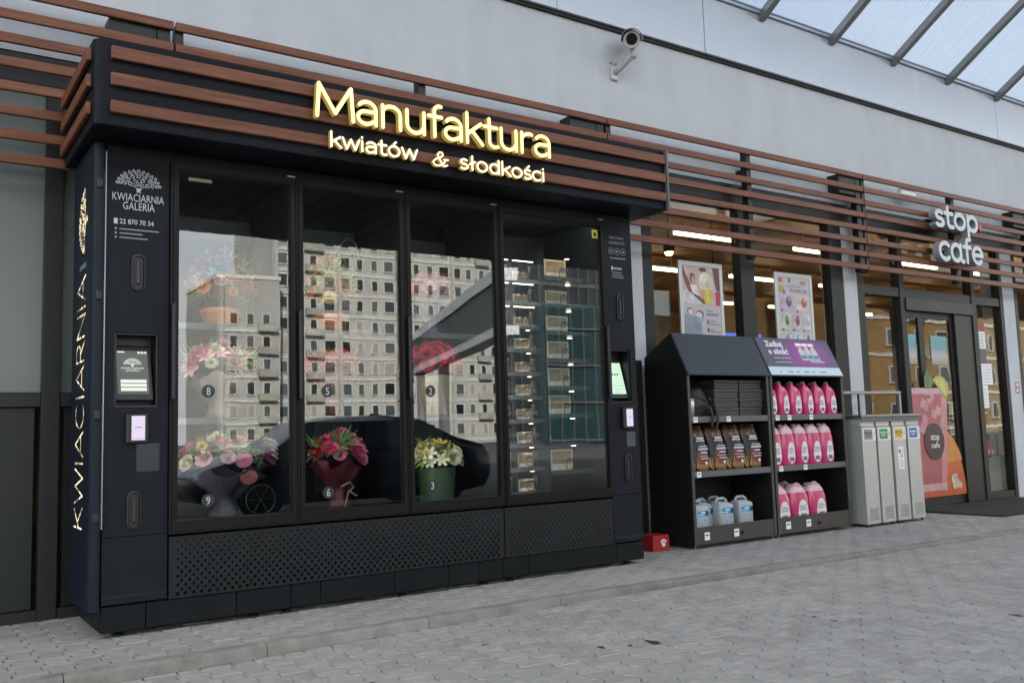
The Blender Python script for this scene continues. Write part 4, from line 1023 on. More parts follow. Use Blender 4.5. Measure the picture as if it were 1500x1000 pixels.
opot = mat('orange_pot', (.62, .20, .05), .45, var=.1)
b7 = thing('bouquet', 'coral and peach flowers in an orange bowl on the top left shelf', 'bouquet', (.80, .40, 1.857), 0, 'bouquets in the flower cabinet')
potted(b7, .10, .135, .13, opot, 'bowl'); flowers(b7, .21, .17, .30, .22, [('rose', pink), ('mum', org), ('rose', pale), ('leaf', lime), ('mum', red)], 38, .055, 21, 8, lime)
b4 = thing('bouquet', 'orange and yellow flowers in an orange bowl on the top middle shelf', 'bouquet', (1.60, .40, 1.857), 0, 'bouquets in the flower cabinet')
potted(b4, .09, .125, .13, opot, 'bowl'); flowers(b4, .17, .15, .34, .22, [('mum', org), ('mum', yel), ('leaf', lime), ('rose', org)], 30, .056, 24, 8, lime)
w = MB(); w.tube([(.0, 0, .3), (.03, -.05, .62), (.10, -.07, .70), (.16, -.08, .66), (.18, -.09, .52)], .005, 5); w.build('curved_stem', lime, b4, local=True)
b1 = thing('bouquet', 'soft pink bouquet in dark wrap on the top right flower shelf', 'bouquet', (2.42, .40, 1.857), 0, 'bouquets in the flower cabinet')
wrap(b1, .16, .05, .08, .30, .45, mauve, .3, 9); flowers(b1, .17, .15, .14, .33, [('rose', pink), ('rose', pale), ('mum', pink)], 28, .06, 27, 6)

# ================================================================== MERCHANDISE RACKS
def price_tag(par, x, z, y, wd=.055, h=.05):
    t_ = part('price_tag', white, (x, x + wd, y - .003, y, z, z + h), par=par); bar(t_, x + .008, x + wd - .012, z + h * .55, z + h * .7, ink, y - .0042, 'print_line', .001)
def rack(x0, x1, label, banner):
    r_ = thing('merchandise_rack', label, 'rack', (x0, .25, 0), 0, 'black merchandise racks')
    yf, yb = .25, .80
    for xa, xb in ((x0, x0 + .03), (x1 - .03, x1)):
        w = MB(); w.prism([(xa, yf, .035), (xa, yb, .035), (xa, yb, 1.78), (xa, .42, 1.985), (xa, yf - .012, 1.60), (xa, yf, 1.58)], (xb - xa, 0, 0), 0); w.build('side_panel', rack_m, r_)
        part('front_post', mat('rack_post', (.05, .048, .045), .45, var=.1), (xa - .001, xb + .001, yf - .012, yf - .001, .035, 1.585), par=r_)
    part('back_panel', rack_m, (x0 + .03, x1 - .03, yb - .02, yb - .001, .04, 1.775), par=r_)
    # sloped hood board
    w = MB(); w.prism([(x0 - .005, yf - .035, 1.580), (x0 - .005, .415, 1.985), (x0 - .005, .435, 1.985), (x0 - .005, yf - .010, 1.578)], (x1 - x0 + .010, 0, 0), 0); hood = w.build('hood', hood_m, r_)
    w = MB(); w.prism([(x0 + .001, .436, 1.983), (x0 + .001, yb, 1.78), (x0 + .001, yb, 1.77), (x0 + .001, .43, 1.97)], (x1 - x0 - .002, 0, 0), 0); w.build('hood_back', rack_m, r_)
    a, b = Vector((0, yf - .035, 1.580)), Vector((0, .415, 1.985)); nrm = Vector((0, -.405, .2)).normalized()
    def T(x, t, d): p = a + (b - a) * t + nrm * d; return (x, p.y, p.z)
    def hp(x_0, x_1, t0, t1, d, m, name):
        w = MB(); w.prism([T(x_0, t0, d), T(x_1, t0, d), T(x_1, t1, d), T(x_0, t1, d)], tuple(-nrm * .0015), 0); return w.build(name, m, hood)
    if banner:
        bm = mat('banner_plum', (.070, .062, .095), .4)
        nn, ll = bm.node_tree.nodes, bm.node_tree.links; t_ = nn.new('ShaderNodeTexCoord'); gr = nn.new('ShaderNodeTexGradient'); gr.gradient_type = 'SPHERICAL'
        mp_ = nn.new('ShaderNodeMapping'); mp_.inputs['Location'].default_value = (-1.30, -.4, -.38); mp_.inputs['Scale'].default_value = (2.1, .8, .9); ll.new(t_.outputs['Generated'], mp_.inputs['Vector']); ll.new(mp_.outputs[0], gr.inputs['Vector'])
        rm = nn.new('ShaderNodeValToRGB'); rm.color_ramp.elements[0].color = (.070, .062, .095, 1); rm.color_ramp.elements[1].color = (.27, .055, .27, 1); rm.color_ramp.elements[1].position = .75
        ll.new(gr.outputs['Fac'], rm.inputs['Fac']); ll.new(rm.outputs[0], nn['Principled BSDF'].inputs['Base Color'])
        hp(x0 + .012, x1 - .012, .245, .99, .002, bm, 'banner'); hp(x0 + .012, x1 - .012, .03, .24, .002, mat('banner_strip', (.50, .60, .68), .4), 'banner_strip')
        for body, t0, wd in (('Zadbaj', .77, .26), ('o silnik!', .57, .30)):
            v, f = glyphs(body, bold=.025, res=2); q0, sx, sy = fit(v, wd, .145)
            flat_to_mb(v, f, lambda a_, b_, d: T(x0 + .12 + (a_ - q0) * sx, t0 + b_ * sy, .004), 0).build('lettering', white, hood)
        hp(x0 + .16, x0 + .43, .46, .475, .004, silverprint, 'print_line'); hp(x0 + .16, x0 + .41, .35, .365, .004, silverprint, 'print_line')
        for k in range(3):
            q = x0 + .60 + k * .10
            for (t0, t1, a_, b_, m_) in ((.42, .70, 0, .09, silverprint), (.70, .78, .015, .075, pale), (.80, .88, -.005, .085, white), (.46, .56, .01, .08, mat('bottle_print', (.10, .22, .25), .5))):
                hp(q + a_, q + b_, t0, t1, .004 if t0 != .46 else .006, m_, 'bottle_picture')
        hp(x0 + .72, x0 + .94, .37, .40, .004, silverprint, 'print_line')
        for k, wd in enumerate((.03, .10, .06, .11, .05, .14)):
            q = x0 + .16 + k * .125; hp(q, q + wd * .8, .10, .125, .004, mat('banner_ink', (.12, .2, .26), .5), 'print_line')
    else:
        hp(x0 + .006, x1 - .006, .02, .985, .0025, hood_m, 'blank_board')
    for z_ in (1.185, .685):
        s = part('shelf', rack_m, (x0 + .031, x1 - .031, yf + .012, yb - .021, z_ - .03, z_), par=r_)
        part('shelf_lip', rack_lip, (x0 + .031, x1 - .031, yf - .008, yf + .010, z_ - .045, z_ + .012), par=s, c=.003)
    s = part('bottom_tray', rack_m, (x0 + .031, x1 - .031, yf + .012, yb - .021, .10, .13), par=r_)
    part('tray_front', mat('rack_tray_front', (.042, .040, .036), .45, var=.1), (x0 + .031, x1 - .031, yf - .008, yf + .010, .035, .195), par=s, c=.004)
    w = MB(); w.lathe([(.016, 0), (.016, -.014), (.012, -.02)], x0 + .63, yf - .008, 12, 'y', .105); w.build('lock', black, s)
    for (fx, fy) in ((x0 + .03, yf + .02), (x1 - .03, yf + .02), (x0 + .03, yb - .05), (x1 - .03, yb - .05)):
        w = MB(); w.lathe([(.016, .001), (.016, .010), (.006, .013), (.006, .04)], fx, fy, 10); w.build('foot', steel, r_)
    return r_
r1 = rack(5.005, 6.12, 'black rack with plain dark hood holding boxes, charcoal bags and clear canisters', False)
r2 = rack(6.145, 7.30, 'black rack with purple hood banner holding pink washer fluid', True)
for x_, z_ in ((5.06, 1.142), (5.50, 1.142), (5.07, .642)): price_tag(r1, x_, z_, .2405)
for x_ in (5.13, 5.52): price_tag(r1, x_, .075, .2405, .065, .07)
for x_, z_ in ((6.20, 1.142), (6.38, 1.142), (6.72, 1.142), (6.21, .642), (6.58, .642)): price_tag(r2, x_, z_, .2405)
for x_ in (6.26, 6.57): price_tag(r2, x_, .08, .2405, .07, .07)

# ---- goods on the first rack
boxm = mat('black_carton', (.035, .035, .037), .55, var=.1, rnd=.1)
stack = ('left', 'right')
for c_ in range(2):
    for q in range(4):
        x_ = 5.42 + c_ * .345
        bx = thing('black_box', 'flat black box in the %s stack on the dark rack, %s from the bottom' % (stack[c_], ORD[q]), 'box', (x_ + random.uniform(-.008, .008), .30, 1.186 + q * .089), random.uniform(-.02, .02), 'flat black boxes stacked on the rack')
        w = MB(); w.box(0, .318, 0, .30, 0, .062, .003); w.build('box_base', boxm, bx, local=True)
        w = MB(); w.box(-.004, .322, -.004, .304, .063, .087, .003); w.build('box_lid', mat('black_lid', (.05, .05, .052), .5, var=.1), bx, local=True)
bagm = mat('black_bag_cloth', (.010, .010, .012), .6, var=.2, bump=.4, bscale=25)
bag = thing('black_bag', 'crumpled black bag with hanging straps beside the stacked boxes', 'bag', (5.24, .40, 1.186))
w = MB(); rings = []
for t in range(8):
    u = t / 7; z = .30 * u; rad = (.13, .15, .15, .14, .125, .10, .07, .02)[t]
    rings.append([(rad * (1 + .22 * math.sin(3 * a + t)) * math.cos(a), rad * .85 * (1 + .2 * math.sin(2 * a + t * 1.7)) * math.sin(a), z + .02 * math.sin(4 * a + t)) for a in [k * math.tau / 18 for k in range(18)]])
w.loft(rings); w.build('bag_body', bagm, bag, smooth=True, local=True)
for dx in (.03, .10):
    w = MB(); w.tube([(dx, -.10, .18), (dx + .02, -.155, .10), (dx + .03, -.178, .0), (dx + .01, -.178, -.08)], .012, 6); w.build('strap', bagm, bag, local=True)
tin = thing('silver_tin', 'small silver tin at the left end of the top rack shelf', 'tin', (5.085, .31, 1.186))
w = MB(); w.lathe([(.045, 0), (.048, .004), (.048, .17), (.044, .176), (.04, .178)], seg=18); w.build('tin_body', steel, tin, smooth=True, local=True, autos=40)
w = MB(); w.lathe([(.046, .10), (.0488, .101), (.0488, .15), (.046, .151)], seg=18); w.build('tin_label', white, tin, smooth=True, local=True)

coal = mat('charcoal_print', (.03, .02, .02), .45)
nn, ll = coal.node_tree.nodes, coal.node_tree.links
t_ = nn.new('ShaderNodeTexCoord'); sp = nn.new('ShaderNodeSeparateXYZ'); ll.new(t_.outputs['Generated'], sp.inputs[0])
def nmath(op, a, b=None, c=None):
    q = nn.new('ShaderNodeMath'); q.operation = op; q.use_clamp = op in ('MULTIPLY',)
    for i, v_ in enumerate((a, b, c)):
        if v_ is None: continue
        if isinstance(v_, (int, float)): q.inputs[i].default_value = v_
        else: ll.new(v_, q.inputs[i])
    return q.outputs[0]
def nramp(src, els):
    q = nn.new('ShaderNodeValToRGB'); e = q.color_ramp.elements
    e[0].position, e[0].color = els[0][0], (*els[0][1], 1); e[1].position, e[1].color = els[-1][0], (*els[-1][1], 1)
    for p_, c_ in els[1:-1]: x_ = e.new(p_); x_.color = (*c_, 1)
    ll.new(src, q.inputs['Fac']); return q.outputs['Color']
def nmix(f_, a, b):
    q = nn.new('ShaderNodeMix'); q.data_type = 'RGBA'
    ll.new(f_, q.inputs['Factor']); ll.new(a, q.inputs['A']); ll.new(b, q.inputs['B']); return q.outputs['Result']
fl = nn.new('ShaderNodeTexNoise'); fl.inputs['Scale'].default_value = 4.5; fl.inputs['Detail'].default_value = 4; fl.inputs['Distortion'].default_value = 1.6
mpz = nn.new('ShaderNodeMapping'); mpz.inputs['Scale'].default_value = (1, 1, .8); ll.new(t_.outputs['Generated'], mpz.inputs['Vector']); ll.new(mpz.outputs[0], fl.inputs['Vector'])
flame = nramp(fl.outputs['Fac'], [(.50, (.012, .01, .010)), (.58, (.13, .035, .006)), (.65, (.36, .15, .03)), (.70, (.12, .04, .01))])
base_ = nramp(sp.outputs['Z'], [(.0, (.26, .17, .09)), (.14, (.24, .13, .06)), (.17, (.18, .035, .025)), (.40, (.20, .035, .03)), (.47, (.012, .010, .010)), (1.0, (.012, .01, .01))])
hi = nramp(sp.outputs['Z'], [(.60, (0, 0, 0)), (.72, (1, 1, 1)), (1., (1, 1, 1))]); lo = nramp(sp.outputs['X'], [(.30, (1, 1, 1)), (.38, (0, 0, 0)), (1., (0, 0, 0))])
c1 = nmix(hi, base_, flame); lz = nramp(sp.outputs['Z'], [(.24, (1, 1, 1)), (.32, (0, 0, 0)), (1, (0, 0, 0))])
lowmask = nmath('MULTIPLY', lo, lz); dk = nramp(fl.outputs['Fac'], [(.48, (.015, .01, .01)), (.55, (.6, .28, .05)), (.68, (.55, .4, .1))])
leftblack = nn.new('ShaderNodeRGB'); leftblack.outputs[0].default_value = (.014, .011, .011, 1)
c2 = nmix(nmath('MULTIPLY', lo, nramp(sp.outputs['Z'], [(.50, (1, 1, 1)), (.62, (0, 0, 0)), (1, (0, 0, 0))])), c1, leftblack.outputs[0]); c3 = nmix(lowmask, c2, dk)
ll.new(c3, nn['Principled BSDF'].inputs['Base Color'])
def bag_mesh():
    w = MB(); rings = []
    for t in range(10):
        u = t / 9; z = .435 * u; th = .062 * (math.sin(math.pi * min(1, .18 + u * .80)) ** .6) if t < 9 else .004; wd = .112 * (1 - .05 * u) * (1 + .02 * math.sin(t * 2))
        rings.append([(wd * (abs(math.cos(a)) ** .35) * math.copysign(1, math.cos(a)), th * (abs(math.sin(a)) ** .7) * math.copysign(1, math.sin(a)) + .004 * math.sin(5 * a + t), z) for a in [k * math.tau / 24 for k in range(24)]])
    w.loft(rings); return w
for k in range(4):
    bg_ = thing('charcoal_bag', ('charcoal bag with flame print, cut off by the left post of the dark rack', 'second charcoal bag from the left post of the dark rack', 'third charcoal bag from the left post of the dark rack', 'charcoal bag with flame print at the right end of its shelf')[k], 'bag', (5.172 + k * .243, .325, .686), random.uniform(-.05, .05), 'charcoal bags on the rack')
    bg_.rotation_euler.x = -.10
    bag_mesh().build('bag_body', coal, bg_, smooth=True, local=True)
    for (xa, xb, za, zb) in ((-.05, .06, .275, .288), (-.04, .05, .295, .315), (-.02, .09, .225, .235), (-.035, .10, .195, .215), (.0, .085, .165, .178), (-.03, .10, .138, .143), (-.01, .09, .112, .122)):
        w = MB(); n_ = 5
        for q in range(n_):
            x0_ = xa + (xb - xa) * q / n_; x1_ = xa + (xb - xa) * (q + random.uniform(.65, .95)) / n_; w.box(x0_, x1_, -.0725, -.060, za, zb)
        w.build('print_line', silverprint, bg_, local=True)
    w = MB(); w.lathe([(.013, 0), (.013, .01)], .055, -.0725, 12, 'y', .075); w.build('round_symbol', white, bg_, local=True)

def rrect(hx, hy, r_, z, cx=0, cy=0, n_=4):
    P = []
    for sx, sy, a0 in ((1, 1, 0), (-1, 1, 90), (-1, -1, 180), (1, -1, 270)):
        for q in range(n_ + 1):
            a = R(a0 + 90 * q / n_); P.append((cx + sx * (hx - r_) + r_ * math.cos(a), cy + sy * (hy - r_) + r_ * math.sin(a), z))
    return P
# clear five litre canisters
can_m = mat('canister_plastic', (.36, .39, .41), .35, var=.05); blue_l = mat('canister_label', (.02, .28, .52), .4, var=.15, vscale=20)
def canister(loc, rz, label):
    c_ = thing('canister', label, 'canister', loc, rz, 'translucent canisters on the bottom rack shelf')
    w = MB(); w.loft([rrect(.088, .068, .02, 0), rrect(.094, .074, .024, .008), rrect(.094, .074, .024, .225), rrect(.090, .070, .026, .240), rrect(.060, .045, .02, .262, -.025), rrect(.056, .040, .02, .264, -.025)]); w.build('body', can_m, c_, smooth=True, local=True, autos=50)
    w = MB(); w.tube([(-.075, 0, .25), (-.072, 0, .278), (-.05, 0, .292), (.03, 0, .292), (.062, 0, .275), (.078, 0, .235)], .0145, 8); w.build('handle', can_m, c_, smooth=True, local=True)
    w = MB(); w.lathe([(.022, .225), (.022, .262), (.018, .266)], .062, .03, 14); w.build('cap', mat('cap_navy', (.02, .03, .10), .4), c_, smooth=True, local=True, autos=40)
    w = MB(); w.box(-.072, .078, -.0755, -.0735, .155, .205); lb = w.build('label', blue_l, c_, local=True)
    w = MB(); w.box(.045, .076, -.0765, -.0756, .158, .202); w.build('label_corner', ink, lb, local=True)
    w = MB(); w.box(-.065, .01, -.0765, -.0756, .166, .172); w.box(-.03, .03, -.0765, -.0756, .184, .194); w.build('print_line', white, lb, local=True)
    w = MB(); w.box(-.015, .025, -.0752, -.0738, .03, .152); w.build('label_figure', mat('figure_print', (.32, .36, .48), .5, var=.3, vscale=30), c_, local=True)
for k, (x_, y_, rz, lb) in enumerate(((5.145, .345, .10, 'clear canister with blue label nearest the left post, tipped towards the front'), (5.50, .365, 0, 'clear canister with blue label in the middle of the bottom tray'), (5.77, .365, -.03, 'clear canister with blue label at the right of the bottom tray'),
                                      (5.32, .45, .2, 'unlabelled grey canister side standing behind between two front canisters'), (5.60, .55, 0, 'canister in the back row behind the middle one'))):
    canister((x_, y_, .131), rz, lb)

# pink washer fluid: slanted shoulder bottles
liq = mat('pink_fluid', (.52, .04, .15), .22, var=.08, vscale=4, coat=.3); clear_p = mat('pale_bottle_plastic', (.62, .40, .44), .3, var=.05)
lab_m = mat('bottle_label', (.70, .66, .68), .45, var=.06, vscale=30); lab_p = mat('bottle_label_plum', (.16, .08, .20), .45, var=.2)
capm = mat('bottle_cap', (.20, .17, .18), .45)
def bottle(loc, rz, wd, h, label, group, handle, seed):
    b_ = thing('fluid_bottle', label, 'bottle', loc, rz, group)
    hx, hy = wd / 2, wd * .36
    prof = [(0, .93, 0), (.02, 1, 0), (.42, 1, 0), (.60, .96, -.02), (.74, .84, -.09), (.84, .62, -.22), (.90, .40, -.34), (.93, .25, -.40), (1.0, .22, -.40)]
    if handle: prof = [(0, .93, 0), (.02, 1, 0), (.45, 1, 0), (.66, .95, -.03), (.80, .86, -.08), (.90, .74, -.10), (.96, .55, -.10), (1.0, .30, -.12)]
    lv = 4 if not handle else 4
    ring = lambda q: rrect(hx * q[1], hy * (q[1] * .7 + .3), min(hx * q[1], hy * (q[1] * .7 + .3)) * .62, h * q[0], hx * q[2])
    w = MB(); w.loft([ring(q) for q in prof[:lv + 1]], True, True); w.build('body', liq, b_, smooth=True, local=True, autos=55)
    w = MB(); w.loft([ring(q) for q in prof[lv:]], False, True); w.build('shoulder', clear_p if handle else liq, b_, smooth=True, local=True, autos=55)
    if handle:
        w = MB(); w.tube([(hx * -.05, 0, h * .97), (hx * .35, 0, h * 1.0), (hx * .72, 0, h * .92), (hx * .95, 0, h * .74), (hx * .98, 0, h * .55)], wd * .085, 8); w.build('handle', clear_p, b_, smooth=True, local=True)
    cx = -hx * (.42 if not handle else .55)
    w = MB(); w.lathe([(wd * .13, h * (.95 if not handle else .93)), (wd * .13, h * 1.03), (wd * .11, h * 1.04)], cx, 0, 12); w.build('cap', capm, b_, smooth=True, local=True, autos=40)
    # oval front label, lifted off the face
    w = MB(); P = []
    for q in range(20):
        a = q * math.tau / 20; x_ = hx * .58 * math.cos(a) * (1 if math.sin(a) < 0 else .82) + hx * .12; z_ = h * (.33 + .27 * math.sin(a)); P.append((x_, -hy - .0025, z_))
    w.prism(P, (0, .006, 0), 0); lb = w.build('label', lab_m, b_, local=True)
    rr = random.Random(seed); w = MB()
    for q in range(3): w.box(hx * (-.25 + rr.uniform(-.05, .05)), hx * (.35 + rr.uniform(-.1, .15)), -hy - .0036, -hy - .0026, h * (.42 - q * .05), h * (.44 - q * .05))
    w.build('print_line', lab_p, lb, local=True)
    w = MB(); w.box(-hx * .18, hx * .42, -hy - .0036, -hy - .0026, h * .12, h * .22); w.build('label_figure', lab_p, lb, local=True)
for k in range(6): bottle((6.205 + k * .19, .325, 1.186), random.uniform(-.06, .06), .165, .335, 'small pink washer fluid bottle on the top shelf, %s from the left' % ORD[k], 'small pink bottles on the top shelf', False, k)
for k in range(6): bottle((6.225 + k * .185, .52, 1.186), random.uniform(-.06, .06), .165, .335, 'pink bottle in the back row of the top shelf, %s from the left' % ORD[k], 'pink bottles in the back row of the top shelf', False, k + 50)
for k in range(5): bottle((6.215 + k * .205, .335, .686), random.uniform(-.05, .05), .205, .40, 'pink handled washer fluid jug on the middle shelf, %s from the left' % ORD[k], 'pink jugs on the middle shelf', True, k + 10)
for k in range(3): bottle((6.265 + k * .285, .36, .131), random.uniform(-.05, .05), .275, .36, ('large pink fluid jug at the left end of the bottom tray', 'large pink fluid jug in the middle of the bottom tray', 'large pink fluid jug at the right of the bottom tray')[k], 'large pink jugs in the bottom tray', True, k + 20)
for k in range(2): bottle((6.37 + k * .30, .60, .131), 0, .275, .36, ('large pink fluid jug behind, between the left and middle front jugs', 'large pink fluid jug behind, between the middle and right front jugs')[k], 'large pink jugs behind in the bottom tray', True, k + 30)

# ---- dark board filling the gap between cabinet and rack
db = thing('dark_board', 'tall plain black board standing between the flower cabinet and the rack', 'board', (4.8, .84, 0))
part('board_face', rack_m, (4.30, 5.0, .835, .86, .03, 1.76), par=db, c=.003); part('board_rim', darkframe, (4.30, 5.0, .83, .834, 1.73, 1.762), (4.985, 5.0, .83, .834, .03, 1.729), par=db)
part('board_foot', darkframe, (4.36, 4.40, .80, .87, .001, .029), (4.90, 4.94, .80, .87, .001, .029), par=db)
# ---- red carton with a paw print
rb = thing('red_carton', 'small red carton with white paw print on the ground by the rack', 'box', (4.66, .42, 0), 0)
w = MB(); w.ring_plate(0, .34, 0, .165, .012, .328, .012, .153, 0, .30); rm_ = MB(); rm_.box(0, .20, 0, .20, .001, .14, .004); rm_.build('carton', mat('red_card', (.36, .012, .016), .5, var=.1), rb, local=True)
w = MB()
for cx, cz, r_ in ((.125, .058, .021), (.099, .083, .010), (.115, .095, .010), (.136, .095, .010), (.152, .083, .010)): w.lathe([(r_, 0), (r_, .001)], cx, -.0025, 14, 'y', cz)
w.build('paw_print', white, rb, local=True)

# ================================================================== RECYCLING BINS, RAIL
def flatlab(par, x0, x1, z0, z1, y, m, name='label_panel'): return part(name, m, (x0, x1, y - .0015, y, z0, z1), par=par)
def bin_unit(x0, specs, label):
    u = thing('recycling_station', label, 'recycling bin', (x0, .15, 0), 0, 'steel recycling stations by the entrance')
    YF = .15
    for k, (col, cname, word, wcol) in enumerate(specs):
        a = x0 + .008 + k * .272; b = a + .232
        w = MB(); w.box(a, b, YF, YF + .44, .03, 1.045, .006); w.box(a, b, YF + .012, YF + .44, 1.047, 1.13, .004); bd = w.build('bin_body', steel_bin, u)
        lp_ = flatlab(bd, a + .004, b - .004, .90, 1.035, YF - .001, mat('bin_label_white', (.66, .67, .67), .4, var=.04))
        flatlab(lp_, a + .025, a + .17, .915, 1.02, YF - .0026, mat('bin_' + cname, col, .4, var=.05), 'colour_field')
        front_text(lp_, word, a + .097, YF - .0044, .968, wcol, None, .026, bold=.02, center=True, depth=.001) if len(word) < 7 else front_text(lp_, word, a + .035, YF - .0044, .972, wcol, .125, .020, bold=.02, depth=.001)
        bar(lp_, a + .06, a + .13, .945, .953, wcol, YF - .0044, d=.001)
        w = MB(); cx = a + .198; w.loft([[(cx + r_ * math.cos(t), YF - .0027, .968 + r_ * 1.4 * math.sin(t)) for t in [q * math.tau / 3 + .5 for q in range(3)]] for r_ in (.018, .010)], False, False); w.build('recycling_symbol', dimprint, lp_)
        for q in range(6):
            part('vent_slot', ink, (a + .04, b - .035, YF - .0012, YF + .002, .075 + q * .022, .081 + q * .022), par=bd)
    part('trim_strip', bin_gap, (x0 + .245, x0 + .275, YF + .012, YF + .43, .03, 1.10), par=u)
    part('lid', steel, (x0 + .002, x0 + .548, YF - .015, YF + .45, 1.150, 1.178), par=u, c=.005)
    part('lid_gap', bin_gap, (x0 + .004, x0 + .546, YF + .004, YF + .44, 1.131, 1.149), par=u); part('lid_front', bin_gap, (x0 + .003, x0 + .547, YF - .006, YF + .003, 1.10, 1.149), par=u)
    for fx in (x0 + .04, x0 + .50):
        for fy in (YF + .04, YF + .40):
            w = MB(); w.lathe([(.014, .001), (.014, .03)], fx, fy, 10); w.build('foot', black, u)
    return u
bin_unit(7.445, (((.20, .21, .21), 'grey', 'ZMIESZANE', ink), ((.02, .22, .07), 'green', 'SZKŁO', white)), 'steel recycling station with grey and green labels')
b2_ = bin_unit(7.998, (((.62, .42, .03), 'yellow', 'METALE', ink), ((.02, .10, .33), 'blue', 'PAPIER', white)), 'steel recycling station with yellow and blue labels')
nt = flatlab(b2_, 8.068, 8.170, .58, .82, .1493, white, 'notice'); w = MB(); w.lathe([(.022, 0), (.022, .001)], 8.095, .1465, 14, 'y', .775); w.build('notice_emblem', ribbon_m, nt)
w = MB(); w.add([(8.10, .1468, .755), (8.112, .1468, .76), (8.13, .1468, .70), (8.115, .1468, .695)], [(0, 1, 2, 3)]); w.build('notice_mark', ribbon_m, nt)
bar(nt, 8.142, 8.15, .70, .80, dimprint, .1466, d=.001)
for q in range(5): bar(nt, 8.085, 8.155, .605 + q * .017, .610 + q * .017, dimprint, .1466, d=.001)
rl = thing('metal_railing', 'grey steel railing standing behind the recycling bins', 'railing', (8.0, .66, 0))
w = MB(); w.box(7.36, 8.98, .64, .68, 1.42, 1.455, .004); w.build('top_rail', steel, rl)
for px in (7.38, 8.16, 8.94):
    w = MB(); w.box(px, px + .034, .643, .677, .0, 1.418, .003); w.build('rail_post', steel, rl)
w = MB(); w.box(7.415, 8.938, .65, .67, .60, .63, .003); w.build('lower_rail', steel, rl)

# ================================================================== SIGNS, POSTERS, CAMERA
stop_m = mat('sign_letter_grey', (.60, .62, .64), .45, var=.04); stop_s = mat('sign_letter_side', (.30, .32, .33), .5, var=.05)
sg = thing('shop_sign', 'grey raised letters reading stop cafe with a red dot on the slat screen', 'sign', (10.3, .6, 3.05))
sign('stop', 9.825, 10.82, 3.555, .265, .028, .535, .09, mats=[stop_m, stop_s], par=sg)
sign('cqfe', 9.865, 10.88, 3.125, .30, .028, .535, .09, mats=[stop_m, stop_s], par=sg)
w = MB(); w.lathe([(.045, 0), (.05, .006), (.05, .09)], 10.91, .54, 18, 'y', 3.62); w.build('red_dot', mat('red_dot', (.42, .03, .05), .45), sg)
for zz in (3.62, 3.24):
    w = MB(); w.box(9.83, 10.86, .64, .684, zz, zz + .03); w.build('mounting_rail', darkframe, sg)
lt = thing('flood_lamp', 'small pale flood lamp tucked above the letters of the sign', 'lamp', (9.45, .72, 3.96))
w = MB(); w.box(-.02, .30, .0, .06, -.02, .06, .008); w.build('lamp_body', white, lt, local=True); w = MB(); w.tube([(.14, .06, .02), (.14, .17, .02)], .012, 6); w.build('lamp_arm', steel, lt, local=True)

cctv = thing('security_camera', 'white bullet security camera on a wall bracket under the fascia', 'camera', (4.84, YW, 4.63))
cam_w = mat('camera_shell', (.52, .51, .50), .4, var=.04)
w = MB(); w.box(-.05, .05, -.03, 0, -.075, .055, .01); w.build('wall_plate', cam_w, cctv, local=True)
w = MB(); w.tube([(0, -.03, .0), (.01, -.10, .03), (.03, -.20, .085), (.04, -.25, .10)], [.028, .030, .030, .034], 10); w.build('arm', cam_w, cctv, smooth=True, local=True)
w = MB(); w.tube([(.04, -.25, .08), (.04, -.25, .19)], [.034, .028], 10); w.build('swivel', cam_w, cctv, smooth=True, local=True)
dv = (Vector((-1.9, -6.2, .8)) - Vector((4.94, .6, 4.85))).normalized()
rotc = dv.to_track_quat('Y', 'Z')
def rc(p): q = rotc @ Vector(p); return (q.x + .04, q.y - .25, q.z + .27)
w = MB(); seg = 16
w.loft([[rc((r_ * math.cos(a), y, r_ * math.sin(a))) for a in [k * math.tau / seg for k in range(seg)]] for y, r_ in ((-.22, .05), (-.2, .075), (.12, .088), (.135, .082), (.135, .060), (.125, .055))]); cb = w.build('camera_body', cam_w, cctv, smooth=True, local=True, autos=40)
w = MB(); w.loft([[rc((r_ * math.cos(a), y, r_ * math.sin(a))) for a in [k * math.tau / seg for k in range(seg)]] for y, r_ in ((.126, .054), (.137, .050), (.137, .026), (.131, .02))]); w.build('lens', mat('lens_black', (.006, .006, .007), .12), cb, smooth=True, local=True, autos=40)
w = MB(); o_r = [(math.cos(R(a)), math.sin(R(a))) for a in range(-10, 191, 20)]
w.loft([[rc((c * .104, y, s * .100 + .004)) for c, s in o_r] + [rc((c * .096, y, s * .092 + .004)) for c, s in o_r[::-1]] for y in (-.16, .175)]); w.build('sun_shield', mat('shield_grey', (.16, .16, .16), .4, var=.05), cctv, local=True)
for dx in (-.03, .03):
    w = MB(); w.lathe([(.016, -.01), (.016, 0.0)], dx, -.0, 8, 'y', .105); w.build('wall_plug', dimprint, cctv, local=True)

